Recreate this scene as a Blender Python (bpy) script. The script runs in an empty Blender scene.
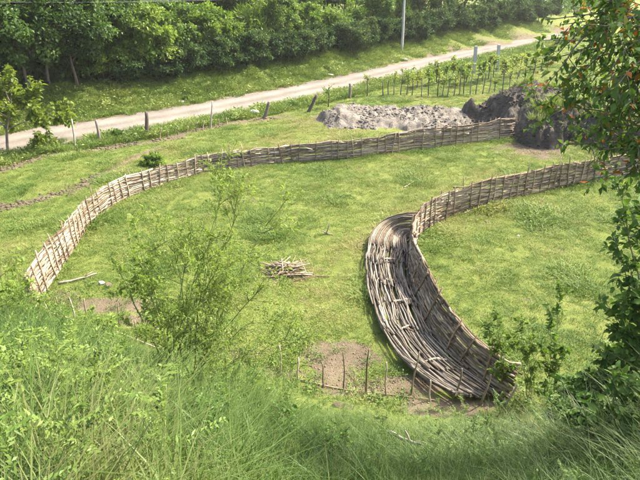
import bpy, math, random
import numpy as np
from mathutils import Vector

# ------------------------------------------------------------------ camera, sky, sun, exposure
F, HZ, CH = 560.0, -40.0, 9.0            # focal length in photo pixels, horizon row, eye height above the meadow
PITCH = math.atan((240 - HZ) / F)
cp, sp = math.cos(PITCH), math.sin(PITCH)
sc = bpy.context.scene
cam = bpy.data.cameras.new('camera')
cam.sensor_width = 36.0
cam.lens = 36.0 * F / 640.0
cam.clip_end = 2000
cam.clip_start = 0.05
camo = bpy.data.objects.new('camera', cam)
sc.collection.objects.link(camo)
camo.location = (0, 0, CH)
camo.rotation_euler = (math.pi / 2 - PITCH, 0, 0)
sc.camera = camo

SUN_EL, SUN_AZ = math.radians(50), math.radians(62)     # azimuth clockwise from +Y: from the right, a little behind the scene
world = bpy.data.worlds.new('World')
sc.world = world
world.use_nodes = True
wn = world.node_tree
wn.nodes.clear()
sky = wn.nodes.new('ShaderNodeTexSky')
sky.sky_type = 'NISHITA'
sky.sun_disc = False
sky.sun_elevation = SUN_EL
sky.sun_rotation = SUN_AZ
sky.dust_density = 5.0
sky.ozone_density = 0.3
sky.air_density = 0.8
bg = wn.nodes.new('ShaderNodeBackground')
bg.inputs['Strength'].default_value = 0.15
wo = wn.nodes.new('ShaderNodeOutputWorld')
wn.links.new(sky.outputs[0], bg.inputs[0])
wn.links.new(bg.outputs[0], wo.inputs[0])
sl = bpy.data.lights.new('sun', 'SUN')
sl.energy = 3.1
sl.angle = math.radians(0.6)
sl.color = (1.0, 0.94, 0.82)
so = bpy.data.objects.new('sun', sl)
sc.collection.objects.link(so)
sv = Vector((math.sin(SUN_AZ) * math.cos(SUN_EL), math.cos(SUN_AZ) * math.cos(SUN_EL), math.sin(SUN_EL)))
so.rotation_euler = (-sv).to_track_quat('-Z', 'Y').to_euler()
so.location = (30, 20, 40)
sc.view_settings.view_transform = 'Standard'
sc.view_settings.look = 'None'
sc.view_settings.gamma = 1.0
sc.view_settings.use_curve_mapping = False
sc.view_settings.exposure = 1.9
cy = sc.cycles
cy.max_bounces = 4; cy.diffuse_bounces = 2; cy.glossy_bounces = 1; cy.transmission_bounces = 2; cy.transparent_max_bounces = 4; cy.volume_bounces = 0
cy.caustics_reflective = False; cy.caustics_refractive = False
cy.use_adaptive_sampling = True; cy.adaptive_threshold = 0.03

COL = sc.collection
rng = np.random.default_rng(7)
random.seed(7)

# ------------------------------------------------------------------ helpers
def px(x, y, z=0.0):
    """photo pixel -> point at height z"""
    u = (x - 320) / F; v = (y - 240) / F
    dy = cp - v * sp; dz = -sp - v * cp
    t = (z - CH) / dz
    return np.array((u * t, dy * t, z))

def px_at_y(x, y, Y):
    """photo pixel -> point at ground distance Y"""
    u = (x - 320) / F; v = (y - 240) / F
    dy = cp - v * sp; dz = -sp - v * cp
    t = Y / dy
    return np.array((u * t, Y, CH + dz * t))

def new_mesh(name, V, Fc, smooth=True):
    me = bpy.data.meshes.new(name)
    V = np.asarray(V, dtype=np.float32)
    if isinstance(Fc, np.ndarray):
        n, k = Fc.shape
        me.vertices.add(len(V)); me.vertices.foreach_set('co', V.ravel())
        me.loops.add(n * k); me.loops.foreach_set('vertex_index', Fc.astype(np.int32).ravel())
        me.polygons.add(n); me.polygons.foreach_set('loop_start', np.arange(0, n * k, k, dtype=np.int32))
        me.update(calc_edges=True)
    else:
        me.from_pydata(V.tolist(), [], Fc)
        me.update()
    if smooth and len(me.polygons):
        me.polygons.foreach_set('use_smooth', np.ones(len(me.polygons), dtype=bool))
    return me

def fattr(me, name, vals, domain='FACE'):
    a = me.attributes.new(name, 'FLOAT', domain)
    a.data.foreach_set('value', np.asarray(vals, dtype=np.float32))

def obj(name, me, mat=None, parent=None, loc=None):
    o = bpy.data.objects.new(name, me)
    COL.objects.link(o)
    if mat is not None and not me.materials:
        me.materials.append(mat)
    if parent is not None:
        o.parent = parent
    if loc is not None:
        o.location = loc
    return o

def tag(o, label=None, cat=None, group=None, kind=None):
    if label: o['label'] = label
    if cat: o['category'] = cat
    if group: o['group'] = group
    if kind: o['kind'] = kind
    return o

def empty(name, loc, label, cat, group=None):
    o = bpy.data.objects.new(name, None)
    COL.objects.link(o)
    o.location = loc
    o.empty_display_size = 0.2
    return tag(o, label, cat, group)

def unit(a):
    a = np.asarray(a, float)
    return a / (np.linalg.norm(a, axis=-1, keepdims=True) + 1e-9)

class Tubes:
    def __init__(self): self.V = []; self.F = []; self.n = 0
    def add(self, pts, rad, sides=5, cap=True):
        pts = np.asarray(pts, float); m = len(pts)
        rad = np.full(m, rad) if np.isscalar(rad) else np.asarray(rad, float)
        tan = np.gradient(pts, axis=0); tan = unit(tan)
        ref = np.array((0, 0, 1.0)) if abs(tan[:, 2]).mean() < 0.75 else np.array((1.0, 0.1, 0))
        a = unit(np.cross(tan, ref)); b = np.cross(tan, a)
        ang = np.arange(sides) * 2 * math.pi / sides
        ring = pts[:, None, :] + rad[:, None, None] * (np.cos(ang)[None, :, None] * a[:, None, :] + np.sin(ang)[None, :, None] * b[:, None, :])
        self.V.append(ring.reshape(-1, 3)); o = self.n
        for i in range(m - 1):
            for k in range(sides):
                k2 = (k + 1) % sides
                self.F.append((o + i * sides + k, o + i * sides + k2, o + (i + 1) * sides + k2, o + (i + 1) * sides + k))
        if cap:
            self.F.append(tuple(o + k for k in range(sides))[::-1])
            self.F.append(tuple(o + (m - 1) * sides + k for k in range(sides)))
        self.n += m * sides
        return self
    def mesh(self, name, smooth=True):
        return new_mesh(name, np.concatenate(self.V), self.F, smooth)

def leaf_arrays(P, A, N, L, W, fold=0.25, droop=0.12):
    A = unit(A); S = unit(np.cross(A, N)); N2 = np.cross(S, A)
    L = np.broadcast_to(L, len(P))[:, None]; W = np.broadcast_to(W, len(P))[:, None]
    mid = P + A * L * 0.45
    v0 = P; v1 = mid + S * W * 0.5 + N2 * W * fold; v2 = P + A * L - N2 * L * droop; v3 = mid - S * W * 0.5 + N2 * W * fold
    V = np.stack((v0, v1, v2, v3), 1).reshape(-1, 3)
    Fc = np.arange(len(P) * 4).reshape(-1, 4)
    return V, Fc

def leaf_mesh(name, P, A, N, L, W, tint, fold=0.25, droop=0.12, fine=False):
    if not fine:
        V, Fc = leaf_arrays(P, A, N, L, W, fold, droop)
        me = new_mesh(name, V, Fc, smooth=False)
        fattr(me, 'tint', tint)
        return me
    # ovate leaf with a pointed tip, folded a little along the midrib
    A = unit(A); S = unit(np.cross(A, N)); N2 = np.cross(S, A)
    L = np.broadcast_to(L, len(P))[:, None]; W = np.broadcast_to(W, len(P))[:, None]
    def pt(f_, w_): return P + A * L * f_ + S * W * .5 * w_ + N2 * (W * .16 * abs(w_) - L * droop * f_ * f_)
    V = np.stack((P, pt(.22, .85), pt(.52, 1.0), pt(.80, .55), pt(1.0, 0), pt(.80, -.55), pt(.52, -1.0), pt(.22, -.85), pt(.52, 0)), 1).reshape(-1, 3)
    o_ = (np.arange(len(P)) * 9)[:, None, None]
    Fc = (np.array([(0, 1, 2, 8), (8, 2, 3, 4), (8, 4, 5, 6), (0, 8, 6, 7)])[None] + o_).reshape(-1, 4)
    me = new_mesh(name, V, Fc, smooth=True)
    fattr(me, 'tint', np.repeat(tint, 4))
    return me

def smoothstep(a, b, x):
    t = np.clip((x - a) / (b - a), 0, 1)
    return t * t * (3 - 2 * t)

_ph = np.random.default_rng(3).uniform(0, 6.28, (24, 2))
_dr = np.random.default_rng(4).uniform(0, 6.28, 24)
def wav(x, y, f0, octs=4, seed=0):
    """cheap smooth noise, about -1..1"""
    v = 0; amp = 1; f = f0; tot = 0
    for i in range(octs):
        for j in range(3):
            k = (i * 3 + j + seed * 5) % 24
            v = v + amp * np.sin(f * (x * math.cos(_dr[k]) + y * math.sin(_dr[k])) + _ph[k, 0] + 1.3 * np.sin(f * 0.6 * (y * math.cos(_dr[k]) - x * math.sin(_dr[k])) + _ph[k, 1]))
        tot += amp * 3; amp *= 0.55; f *= 2.03
    return v / tot * 1.8

# ------------------------------------------------------------------ materials
def nodes_of(name):
    m = bpy.data.materials.new(name); m.use_nodes = True
    nt = m.node_tree; nt.nodes.clear()
    return m, nt
def N(nt, t, **kw):
    n = nt.nodes.new(t)
    for k, v in kw.items():
        if k in n.inputs: n.inputs[k].default_value = v
        else: setattr(n, k, v)
    return n
def ramp(nt, fac, stops):
    r = nt.nodes.new('ShaderNodeValToRGB')
    el = r.color_ramp.elements
    while len(el) < len(stops): el.new(0.5)
    for e, (p, c) in zip(el, stops):
        e.position = p; e.color = (*c, 1)
    nt.links.new(fac, r.inputs[0])
    return r.outputs[0]
def math_n(nt, op, a, b):
    n = nt.nodes.new('ShaderNodeMath'); n.operation = op
    for i, v in enumerate((a, b)):
        if isinstance(v, (int, float)): n.inputs[i].default_value = v
        else: nt.links.new(v, n.inputs[i])
    return n.outputs[0]
def mixc(nt, f, a, b, mode='MIX'):
    n = nt.nodes.new('ShaderNodeMix'); n.data_type = 'RGBA'; n.blend_type = mode
    for s, v in ((n.inputs[0], f), (n.inputs[6], a), (n.inputs[7], b)):
        if isinstance(v, (int, float)): s.default_value = v
        elif isinstance(v, tuple): s.default_value = (*v, 1)
        else: nt.links.new(v, s)
    return n.outputs[2]
def noise(nt, scale, detail=4, rough=0.6, vec=None):
    n = N(nt, 'ShaderNodeTexNoise', Scale=scale, Detail=detail, Roughness=rough)
    if vec is None:
        g = nt.nodes.new('ShaderNodeNewGeometry'); vec = g.outputs['Position']
    nt.links.new(vec, n.inputs['Vector'])
    return n.outputs[0]
def attr(nt, name, kind='GEOMETRY'):
    a = nt.nodes.new('ShaderNodeAttribute'); a.attribute_name = name; a.attribute_type = kind
    return a.outputs['Fac']

def leaf_mat(name, stops, transl=0.35, rough=0.5, spec=0.3, instancer=False, noise_scale=0.6, nz=0.35):
    m, nt = nodes_of(name)
    t = attr(nt, 'tint', 'INSTANCER' if instancer else 'GEOMETRY')
    nn = noise(nt, noise_scale, 3)
    if instancer:
        t = math_n(nt, 'ADD', t, math_n(nt, 'MULTIPLY', math_n(nt, 'SUBTRACT', nn, 0.5), nz * 2))
        t2 = attr(nt, 'btint')
        t = math_n(nt, 'ADD', t, t2)
    else:
        oi = nt.nodes.new('ShaderNodeObjectInfo')
        t = math_n(nt, 'ADD', t, math_n(nt, 'MULTIPLY', math_n(nt, 'SUBTRACT', oi.outputs['Random'], 0.5), 0.5))
        t = math_n(nt, 'ADD', t, math_n(nt, 'MULTIPLY', math_n(nt, 'SUBTRACT', nn, 0.5), nz))
    c = ramp(nt, t, stops)
    p = N(nt, 'ShaderNodeBsdfPrincipled', Roughness=rough)
    p.inputs['Specular IOR Level'].default_value = spec
    nt.links.new(c, p.inputs['Base Color'])
    tr = nt.nodes.new('ShaderNodeBsdfTranslucent')
    ct = mixc(nt, 1.0, c, (1.0, 1.0, 0.55), 'MULTIPLY')
    nt.links.new(ct, tr.inputs['Color'])
    mx = nt.nodes.new('ShaderNodeMixShader'); mx.inputs[0].default_value = transl
    nt.links.new(p.outputs[0], mx.inputs[1]); nt.links.new(tr.outputs[0], mx.inputs[2])
    o = nt.nodes.new('ShaderNodeOutputMaterial'); nt.links.new(mx.outputs[0], o.inputs[0])
    return m

def solid_mat(name, stops, nscale=8.0, rough=0.9, bump=0.4, bump_scale=40.0, bump_dist=0.02, rand=0.6, stretch=None):
    m, nt = nodes_of(name)
    tc = nt.nodes.new('ShaderNodeTexCoord')
    vec = tc.outputs['Object']
    if stretch:
        mp = nt.nodes.new('ShaderNodeMapping'); mp.inputs['Scale'].default_value = stretch
        nt.links.new(vec, mp.inputs[0]); vec = mp.outputs[0]
    nn = noise(nt, nscale, 5, 0.65, vec)
    oi = nt.nodes.new('ShaderNodeObjectInfo')
    t = math_n(nt, 'ADD', math_n(nt, 'MULTIPLY', nn, 1.0), math_n(nt, 'MULTIPLY', math_n(nt, 'SUBTRACT', oi.outputs['Random'], 0.5), rand))
    c = ramp(nt, t, stops)
    p = N(nt, 'ShaderNodeBsdfPrincipled', Roughness=rough)
    p.inputs['Specular IOR Level'].default_value = 0.15
    nt.links.new(c, p.inputs['Base Color'])
    if bump:
        b = N(nt, 'ShaderNodeBump', Strength=bump, Distance=bump_dist)
        nt.links.new(noise(nt, bump_scale, 5, 0.7, vec), b.inputs['Height'])
        nt.links.new(b.outputs[0], p.inputs['Normal'])
    o = nt.nodes.new('ShaderNodeOutputMaterial'); nt.links.new(p.outputs[0], o.inputs[0])
    return m

M = {}
M['pasture'] = leaf_mat('pasture_blades', [(0, (.075, .135, .026)), (.3, (.128, .205, .040)), (.6, (.190, .255, .060)), (.85, (.275, .285, .095)), (1, (.33, .29, .135))], .3, .55, .2, True, .45, .55)
M['verge'] = leaf_mat('verge_blades', [(0, (.085, .140, .028)), (.5, (.155, .225, .046)), (1, (.25, .28, .085))], .3, .55, .2, True, .3, .4)
M['longgrass'] = leaf_mat('long_grass_blades', [(0, (.040, .082, .016)), (.45, (.082, .145, .028)), (.85, (.130, .195, .045)), (1, (.18, .20, .07))], .35, .5, .3, True, .5, .4)  # greens darkened to carry the shade lying on the foreground slope
M['weed'] = leaf_mat('weed_leaves', [(0, (.045, .090, .014)), (.5, (.092, .165, .026)), (1, (.16, .225, .046))], .35, .5, .3, True, .8, .4)
M['feather'] = leaf_mat('feathery_leaves', [(0, (.12, .205, .036)), (.5, (.19, .285, .052)), (1, (.27, .345, .085))], .58, .5, .25)
M['forest_dark'] = leaf_mat('dark_forest_leaves', [(0, (.036, .078, .018)), (.5, (.080, .150, .032)), (1, (.150, .235, .055))], .42, .5, .3, noise_scale=.35)
M['forest_mid'] = leaf_mat('mid_forest_leaves', [(0, (.050, .105, .018)), (.5, (.110, .195, .034)), (1, (.185, .270, .056))], .45, .5, .3, noise_scale=.35)
M['forest_light'] = leaf_mat('light_forest_leaves', [(0, (.075, .145, .020)), (.5, (.150, .245, .036)), (1, (.225, .305, .060))], .48, .5, .3, noise_scale=.35)
M['hedge'] = leaf_mat('hedge_leaves', [(0, (.026, .056, .018)), (.5, (.055, .100, .032)), (1, (.105, .155, .055))], .3, .6, .12, noise_scale=.5)
M['glossy'] = leaf_mat('glossy_dark_leaves', [(0, (.040, .085, .018)), (.5, (.075, .145, .028)), (.80, (.130, .205, .045)), (.86, (.30, .13, .018)), (.93, (.42, .10, .014)), (1, (.40, .20, .025))], .38, .55, .25, noise_scale=1.5, nz=.0)
M['shrub'] = leaf_mat('shrub_leaves', [(0, (.040, .090, .016)), (.5, (.078, .158, .028)), (1, (.145, .225, .046))], .42, .6, .2, noise_scale=1.5)
M['weedlight'] = leaf_mat('light_sapling_leaves', [(0, (.065, .130, .020)), (.5, (.120, .205, .034)), (1, (.19, .27, .055))], .48, .6, .2, noise_scale=1.5)
M['yellowish'] = leaf_mat('yellowish_leaves', [(0, (.13, .19, .026)), (.5, (.20, .26, .040)), (1, (.27, .31, .065))], .5, .5, .3)
M['stick'] = solid_mat('stick_bark', [(.15, (.13, .098, .068)), (.45, (.26, .208, .150)), (.7, (.36, .30, .225)), (.95, (.46, .40, .315))], 9, .9, .5, 60, .004, .7)
M['greystick'] = solid_mat('grey_stick_bark', [(.15, (.095, .070, .045)), (.45, (.195, .152, .104)), (.7, (.275, .225, .162)), (.95, (.35, .30, .23))], 9, .9, .5, 60, .004, .8)
M['matstick'] = solid_mat('weathered_stick_bark', [(.15, (.085, .070, .052)), (.45, (.160, .136, .106)), (.7, (.22, .192, .155)), (.95, (.285, .255, .21))], 9, .9, .5, 60, .004, .9)
M['stake'] = solid_mat('stake_bark', [(.2, (.12, .085, .055)), (.5, (.25, .185, .12)), (.85, (.42, .33, .22))], 10, .9, .5, 50, .005, .5)
M['post'] = solid_mat('weathered_post', [(.2, (.055, .042, .034)), (.55, (.13, .105, .085)), (.9, (.24, .205, .17))], 8, .95, .5, 30, .01, .6, (3, 3, .6))
M['palepost'] = solid_mat('pale_peeled_post', [(.2, (.19, .16, .125)), (.55, (.33, .29, .235)), (.9, (.46, .42, .35))], 8, .9, .5, 30, .01, .4, (3, 3, .6))
M['concrete'] = solid_mat('concrete', [(.2, (.30, .29, .27)), (.55, (.43, .42, .39)), (.9, (.54, .53, .49))], 5, .95, .4, 40, .01, .2)
M['bark'] = solid_mat('tree_bark', [(.2, (.07, .055, .042)), (.55, (.15, .125, .10)), (.9, (.27, .235, .195))], 6, .95, .6, 25, .02, .4, (2, 2, .5))
M['twig'] = solid_mat('twig_bark', [(.2, (.09, .085, .04)), (.55, (.16, .15, .075)), (.9, (.25, .22, .13))], 6, .9, .2, 40, .004, .3)
M['greentwig'] = solid_mat('green_twig', [(.2, (.13, .165, .05)), (.55, (.19, .22, .08)), (.9, (.25, .26, .11))], 6, .9, .2, 40, .004, .3)
M['soil'] = solid_mat('grey_soil', [(.28, (.10, .088, .070)), (.5, (.205, .182, .148)), (.7, (.29, .262, .215))], 1.6, 1, 1, 9, .12, .15)
M['darksoil'] = solid_mat('dark_soil', [(.28, (.050, .043, .034)), (.5, (.105, .092, .073)), (.78, (.185, .163, .13))], 1.6, 1, 1, 8, .15, .15)
M['clod'] = solid_mat('clod_soil', [(.2, (.075, .055, .037)), (.55, (.145, .113, .080)), (.9, (.23, .185, .135))], 4, 1, .6, 20, .03, .4)
M['stone'] = solid_mat('pale_stone', [(.2, (.36, .33, .29)), (.55, (.50, .47, .42)), (.9, (.66, .63, .58))], 6, .95, .5, 25, .02, .4)
M['sack'] = solid_mat('white_sack', [(.2, (.55, .54, .52)), (.6, (.72, .71, .69)), (.9, (.80, .80, .79))], 5, .7, .5, 12, .03, .1)
M['wire'] = solid_mat('cable', [(.2, (.10, .10, .10)), (.9, (.22, .22, .22))], 5, .6, 0, rand=.1)

# ------------------------------------------------------------------ terrain
ROAD_NEAR = [(-30, 158), (0, 149), (76, 139), (148, 129), (220, 117), (269, 105.5), (337, 91), (379, 81), (413, 72.5), (478, 55), (552, 38.5)]
ROAD_FAR = [(-30, 140), (0, 134), (52, 125), (103, 118), (155, 111), (207, 102), (269, 90.5), (320, 80.5), (379, 67), (413, 60), (478, 47), (550, 34.3)]
def resample(P, n):
    P = np.asarray(P, float)
    d = np.r_[0, np.cumsum(np.linalg.norm(np.diff(P, axis=0), axis=1))]
    s = np.linspace(0, d[-1], n)
    Q = np.stack([np.interp(s, d, P[:, k]) for k in range(P.shape[1])], 1)
    return Q
def smooth_path(P, n, it=6):
    Q = resample(P, n)
    for _ in range(it):
        Q[1:-1] = 0.25 * Q[:-2] + 0.5 * Q[1:-1] + 0.25 * Q[2:]
    return resample(Q, n)
rn = np.array([px(*p)[:2] for p in ROAD_NEAR]); rf = np.array([px(*p)[:2] for p in ROAD_FAR])
def extend(P, d0, d1):
    a = unit(P[0] - P[1]); b = unit(P[-1] - P[-3])
    return np.vstack((P[0] + a * d0, P, P[-1] + b * d1))
rn = smooth_path(extend(rn, 25, 60), 90, 12); rf = smooth_path(extend(rf, 25, 60), 90, 12)
rc = 0.5 * (rn + rf)

def road_dist(x, y):
    """signed distance from the road's centre line, positive on the far side"""
    x = np.asarray(x, float); y = np.asarray(y, float)
    sh = x.shape; X = x.ravel(); Y = y.ravel()
    best = np.full(X.shape, 1e9); sg = np.ones(X.shape)
    for i in range(0, len(rc) - 1):
        a = rc[i]; b = rc[i + 1]; d = b - a; L2 = d @ d
        t = np.clip(((X - a[0]) * d[0] + (Y - a[1]) * d[1]) / L2, 0, 1)
        ex = X - a[0] - t * d[0]; ey = Y - a[1] - t * d[1]
        dd = np.hypot(ex, ey); s = np.sign(d[0] * ey - d[1] * ex)
        m = dd < best
        best[m] = dd[m]; sg[m] = s[m]
    return (best * sg).reshape(sh)

FOOT = [(-60, 288), (0, 305), (37, 317), (100, 338), (165, 361), (300, 397), (400, 416), (510, 421), (640, 405), (720, 390)]
fp = np.array([px(*p)[:2] for p in FOOT])
f_th = np.arctan2(fp[:, 0], fp[:, 1]); f_R = np.hypot(fp[:, 0], fp[:, 1])
def terrain(x, y, micro=True):
    x = np.asarray(x, float); y = np.asarray(y, float)
    r = np.hypot(x, y); th = np.arctan2(x, y)
    R = np.interp(th, f_th, f_R)
    R = np.where(np.abs(th) > 0.7, R + (np.abs(th) - 0.7) * 5, R)
    t = 1 - r / R
    tt = 0.5 * (t + np.sqrt(t * t + 0.0016))
    z = 7.35 * tt - 0.06 * np.exp(-np.abs(t) * 8)
    z = np.where(z > 0, z, 0)
    d = road_dist(x, y)
    z = z + smoothstep(2.6, 6.5, d) * 1.25 + np.clip(d - 7, 0, 60) * 0.07
    z = z - smoothstep(2.6, 1.4, np.abs(d)) * 0.03
    if micro:
        hill = smoothstep(0.0, 0.12, t)
        off = smoothstep(2.0, 4.0, np.abs(d))
        z = z + wav(x, y, .55, 3) * (0.035 + 0.10 * hill) * off + wav(x, y, 3.1, 3, 1) * (0.012 + 0.02 * hill) * off
    return z
def T(x, y):
    return float(terrain(np.array([x]), np.array([y]))[0])
def gpx(x, y):
    """photo pixel -> point on the terrain"""
    z = 0.0
    for _ in range(12):
        p = px(x, y, z); z = 0.5 * z + 0.5 * T(p[0], p[1])
    p = px(x, y, z); p[2] = T(p[0], p[1])
    return p

# bare-soil mask: places where earth shows through (photo pixel centre, half-sizes in metres, strength)
DIRT = [((352, 358), 1.35, .8, 1.05), ((345, 385), 1.5, .5, .8), ((395, 385), 1.1, .6, 1.05), ((432, 410), 1.2, .5, 1.1), ((250, 200), .5, .3, .5), ((330, 190), .6, .35, .5), ((300, 300), .5, .3, .5), ((480, 225), .4, .25, .55), ((560, 250), .5, .3, .5), ((470, 270), .5, .3, .5), ((200, 215), .6, .3, .5), ((130, 240), .5, .4, .45), ((385, 200), .5, .3, .5), ((530, 300), .4, .3, .5), ((287, 275), .9, .6, .6), ((325, 350), .8, .5, .6), ((95, 304), 1.7, .55, 1.0), ((60, 300), .7, .5, .9), ((150, 322), 1.0, .5, .8),
        ((240, 352), 1.6, .5, .55), ((200, 345), 1.0, .5, .5), ((280, 372), 1.0, .35, .6), ((520, 148), 1.6, 1.5, .8), ((505, 390), .7, .5, .75), ((540, 152), 2.2, 1.2, .9), ((370, 118), 5.5, 2.4, .8), ((440, 118), 4, 2.5, .9), ((480, 405), .8, .4, .6), ((610, 335), 1.0, .5, .3)]
dirt_c = [(px(*c)[:2], a, b, s) for c, a, b, s in DIRT]
RIDGES = [([(-10, 212), (3, 208), (24, 203), (69, 191), (96, 177), (134, 157), (160, 148)], .28, .9), ([(-20, 176), (0, 170), (40, 158), (82, 150), (125, 146), (167, 139), (212, 127), (250, 121), (277, 117)], .42, .95)]
ridge_p = [(resample(np.array([px(*p)[:2] for p in pts]), 60), w, s) for pts, w, s in RIDGES]
def dirt_mask(x, y):
    m = np.zeros(np.shape(x))
    wob = wav(x, y, 2.2, 3, 2)
    for c, a, b, s in dirt_c:
        q = np.hypot((x - c[0]) / a, (y - c[1]) / b)
        m = np.maximum(m, s * smoothstep(1.15, .55, q + 0.35 * wob))
    for P, w, s in ridge_p:
        d = np.min(np.hypot(np.asarray(x)[..., None] - P[:, 0], np.asarray(y)[..., None] - P[:, 1]), axis=-1)
        m = np.maximum(m, s * smoothstep(w * 1.6, w * .5, d + w * .5 * wob))
    rd = np.abs(road_dist(x, y))
    m = np.maximum(m, .9 * smoothstep(2.7, 2.0, rd + .35 * wob))
    return m

def axis(lo, hi, step, far, n):
    a = np.arange(lo, hi + 1e-6, step)
    g = np.geomspace(step * 1.5, far, n)
    return np.r_[lo - np.cumsum(g)[::-1], a, hi + np.cumsum(g)]
gx = axis(-24, 24, .2, 60, 26); gy = axis(-2, 46, .2, 60, 26)
GX, GY = np.meshgrid(gx, gy)
GZ = terrain(GX, GY)
nx, ny = len(gx), len(gy)
idx = np.arange(nx * ny).reshape(ny, nx)
quads = np.stack((idx[:-1, :-1], idx[:-1, 1:], idx[1:, 1:], idx[1:, :-1]), -1).reshape(-1, 4)
gme = new_mesh('ground', np.stack((GX, GY, GZ), -1).reshape(-1, 3), quads)
dm = np.zeros(GX.shape)
near = (np.abs(GX) < 40) & (GY < 90) & (GY > -5)
dm[near] = dirt_mask(GX[near], GY[near])
fattr(gme, 'dirt', dm.ravel(), 'POINT')
m, nt = nodes_of('ground_surface')
n1 = noise(nt, .35, 4); n2 = noise(nt, 3.5, 5); n3 = noise(nt, 22, 5, .7); n4 = noise(nt, 1.3, 4)
grass = ramp(nt, math_n(nt, 'ADD', math_n(nt, 'MULTIPLY', n1, .3), math_n(nt, 'ADD', math_n(nt, 'MULTIPLY', n2, .3), math_n(nt, 'MULTIPLY', n3, .4))), [(.36, (.075, .105, .024)), (.5, (.135, .165, .038)), (.64, (.21, .205, .070))])
soil = ramp(nt, math_n(nt, 'ADD', math_n(nt, 'MULTIPLY', n4, .5), math_n(nt, 'MULTIPLY', n3, .5)), [(.3, (.070, .053, .034)), (.5, (.135, .106, .070)), (.7, (.215, .175, .122))])
df = math_n(nt, 'ADD', attr(nt, 'dirt'), math_n(nt, 'MULTIPLY', math_n(nt, 'SUBTRACT', n2, .5), 1.6))
dfr = ramp(nt, df, [(.30, (0, 0, 0)), (.72, (1, 1, 1))])
c = mixc(nt, dfr, grass, soil)
p = N(nt, 'ShaderNodeBsdfPrincipled', Roughness=1.0); p.inputs['Specular IOR Level'].default_value = .1
nt.links.new(c, p.inputs['Base Color'])
b = N(nt, 'ShaderNodeBump', Strength=.9, Distance=.05); nt.links.new(n3, b.inputs['Height']); nt.links.new(b.outputs[0], p.inputs['Normal'])
o = nt.nodes.new('ShaderNodeOutputMaterial'); nt.links.new(p.outputs[0], o.inputs[0])
M['ground'] = m
tag(obj('ground', gme, m), kind='structure')

# road: a sheet of pale compacted earth with ragged edges
K = 11; t = np.linspace(0, 1, K)
ra, rb = resample(rn, 500), resample(rf, 500)
RP = ra[:, None, :] * (1 - t)[None, :, None] + rb[:, None, :] * t[None, :, None]
e = unit(rb - ra)
s_ = np.arange(500)
RP[:, 0] += e * (.18 * np.sin(s_ * .31) + .14 * np.sin(s_ * .83 + 1) + .1 * rng.standard_normal(500))[:, None]
RP[:, -1] += e * (.18 * np.sin(s_ * .27 + 2) + .14 * np.sin(s_ * .91) + .1 * rng.standard_normal(500))[:, None]
rz = terrain(RP[..., 0], RP[..., 1], False) + .035 - .012 * np.exp(-((t - .3) / .08) ** 2)[None] - .012 * np.exp(-((t - .7) / .08) ** 2)[None]
rz[:, 0] -= .03; rz[:, -1] -= .03
idr = np.arange(500 * K).reshape(500, K)
rq = np.stack((idr[:-1, :-1], idr[1:, :-1], idr[1:, 1:], idr[:-1, 1:]), -1).reshape(-1, 4)[:, ::-1]
rme = new_mesh('road', np.concatenate((RP, rz[..., None]), -1).reshape(-1, 3), rq)
fattr(rme, 'across', np.tile(t, 500), 'POINT')
m, nt = nodes_of('road_earth')
n1 = noise(nt, .5, 5); n2 = noise(nt, 6, 6, .7); ac = attr(nt, 'across')
tr = math_n(nt, 'MULTIPLY', math_n(nt, 'ADD', math_n(nt, 'COSINE', math_n(nt, 'MULTIPLY', math_n(nt, 'SUBTRACT', ac, .5), 15.7), 0), 1), .08)
c = ramp(nt, math_n(nt, 'SUBTRACT', math_n(nt, 'ADD', math_n(nt, 'MULTIPLY', n1, .55), math_n(nt, 'MULTIPLY', n2, .45)), tr), [(.25, (.12, .104, .084)), (.45, (.180, .160, .134)), (.68, (.235, .214, .185))])
p = N(nt, 'ShaderNodeBsdfPrincipled', Roughness=1.0); p.inputs['Specular IOR Level'].default_value = .1
nt.links.new(c, p.inputs['Base Color'])
b = N(nt, 'ShaderNodeBump', Strength=.5, Distance=.03); nt.links.new(n2, b.inputs['Height']); nt.links.new(b.outputs[0], p.inputs['Normal'])
o = nt.nodes.new('ShaderNodeOutputMaterial'); nt.links.new(p.outputs[0], o.inputs[0])
tag(obj('road', rme, m), kind='structure')

# ------------------------------------------------------------------ wattle fences
def path_fn(P, n=240):
    Q = smooth_path(P, n, 8)
    d = np.r_[0, np.cumsum(np.linalg.norm(np.diff(Q, axis=0), axis=1))]
    tn = unit(np.gradient(Q, axis=0))
    def f(s):
        s = np.asarray(s, float)
        p = np.stack([np.interp(s, d, Q[:, k]) for k in (0, 1)], -1)
        tt = unit(np.stack([np.interp(s, d, tn[:, k]) for k in (0, 1)], -1))
        e0 = np.clip(s - d[-1], 0, None)[..., None]; e1 = np.clip(-s, 0, None)[..., None]
        p = p + tt * e0 - tt * e1
        return p, tt, np.stack((-tt[..., 1], tt[..., 0]), -1)
    return f, d[-1]

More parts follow.
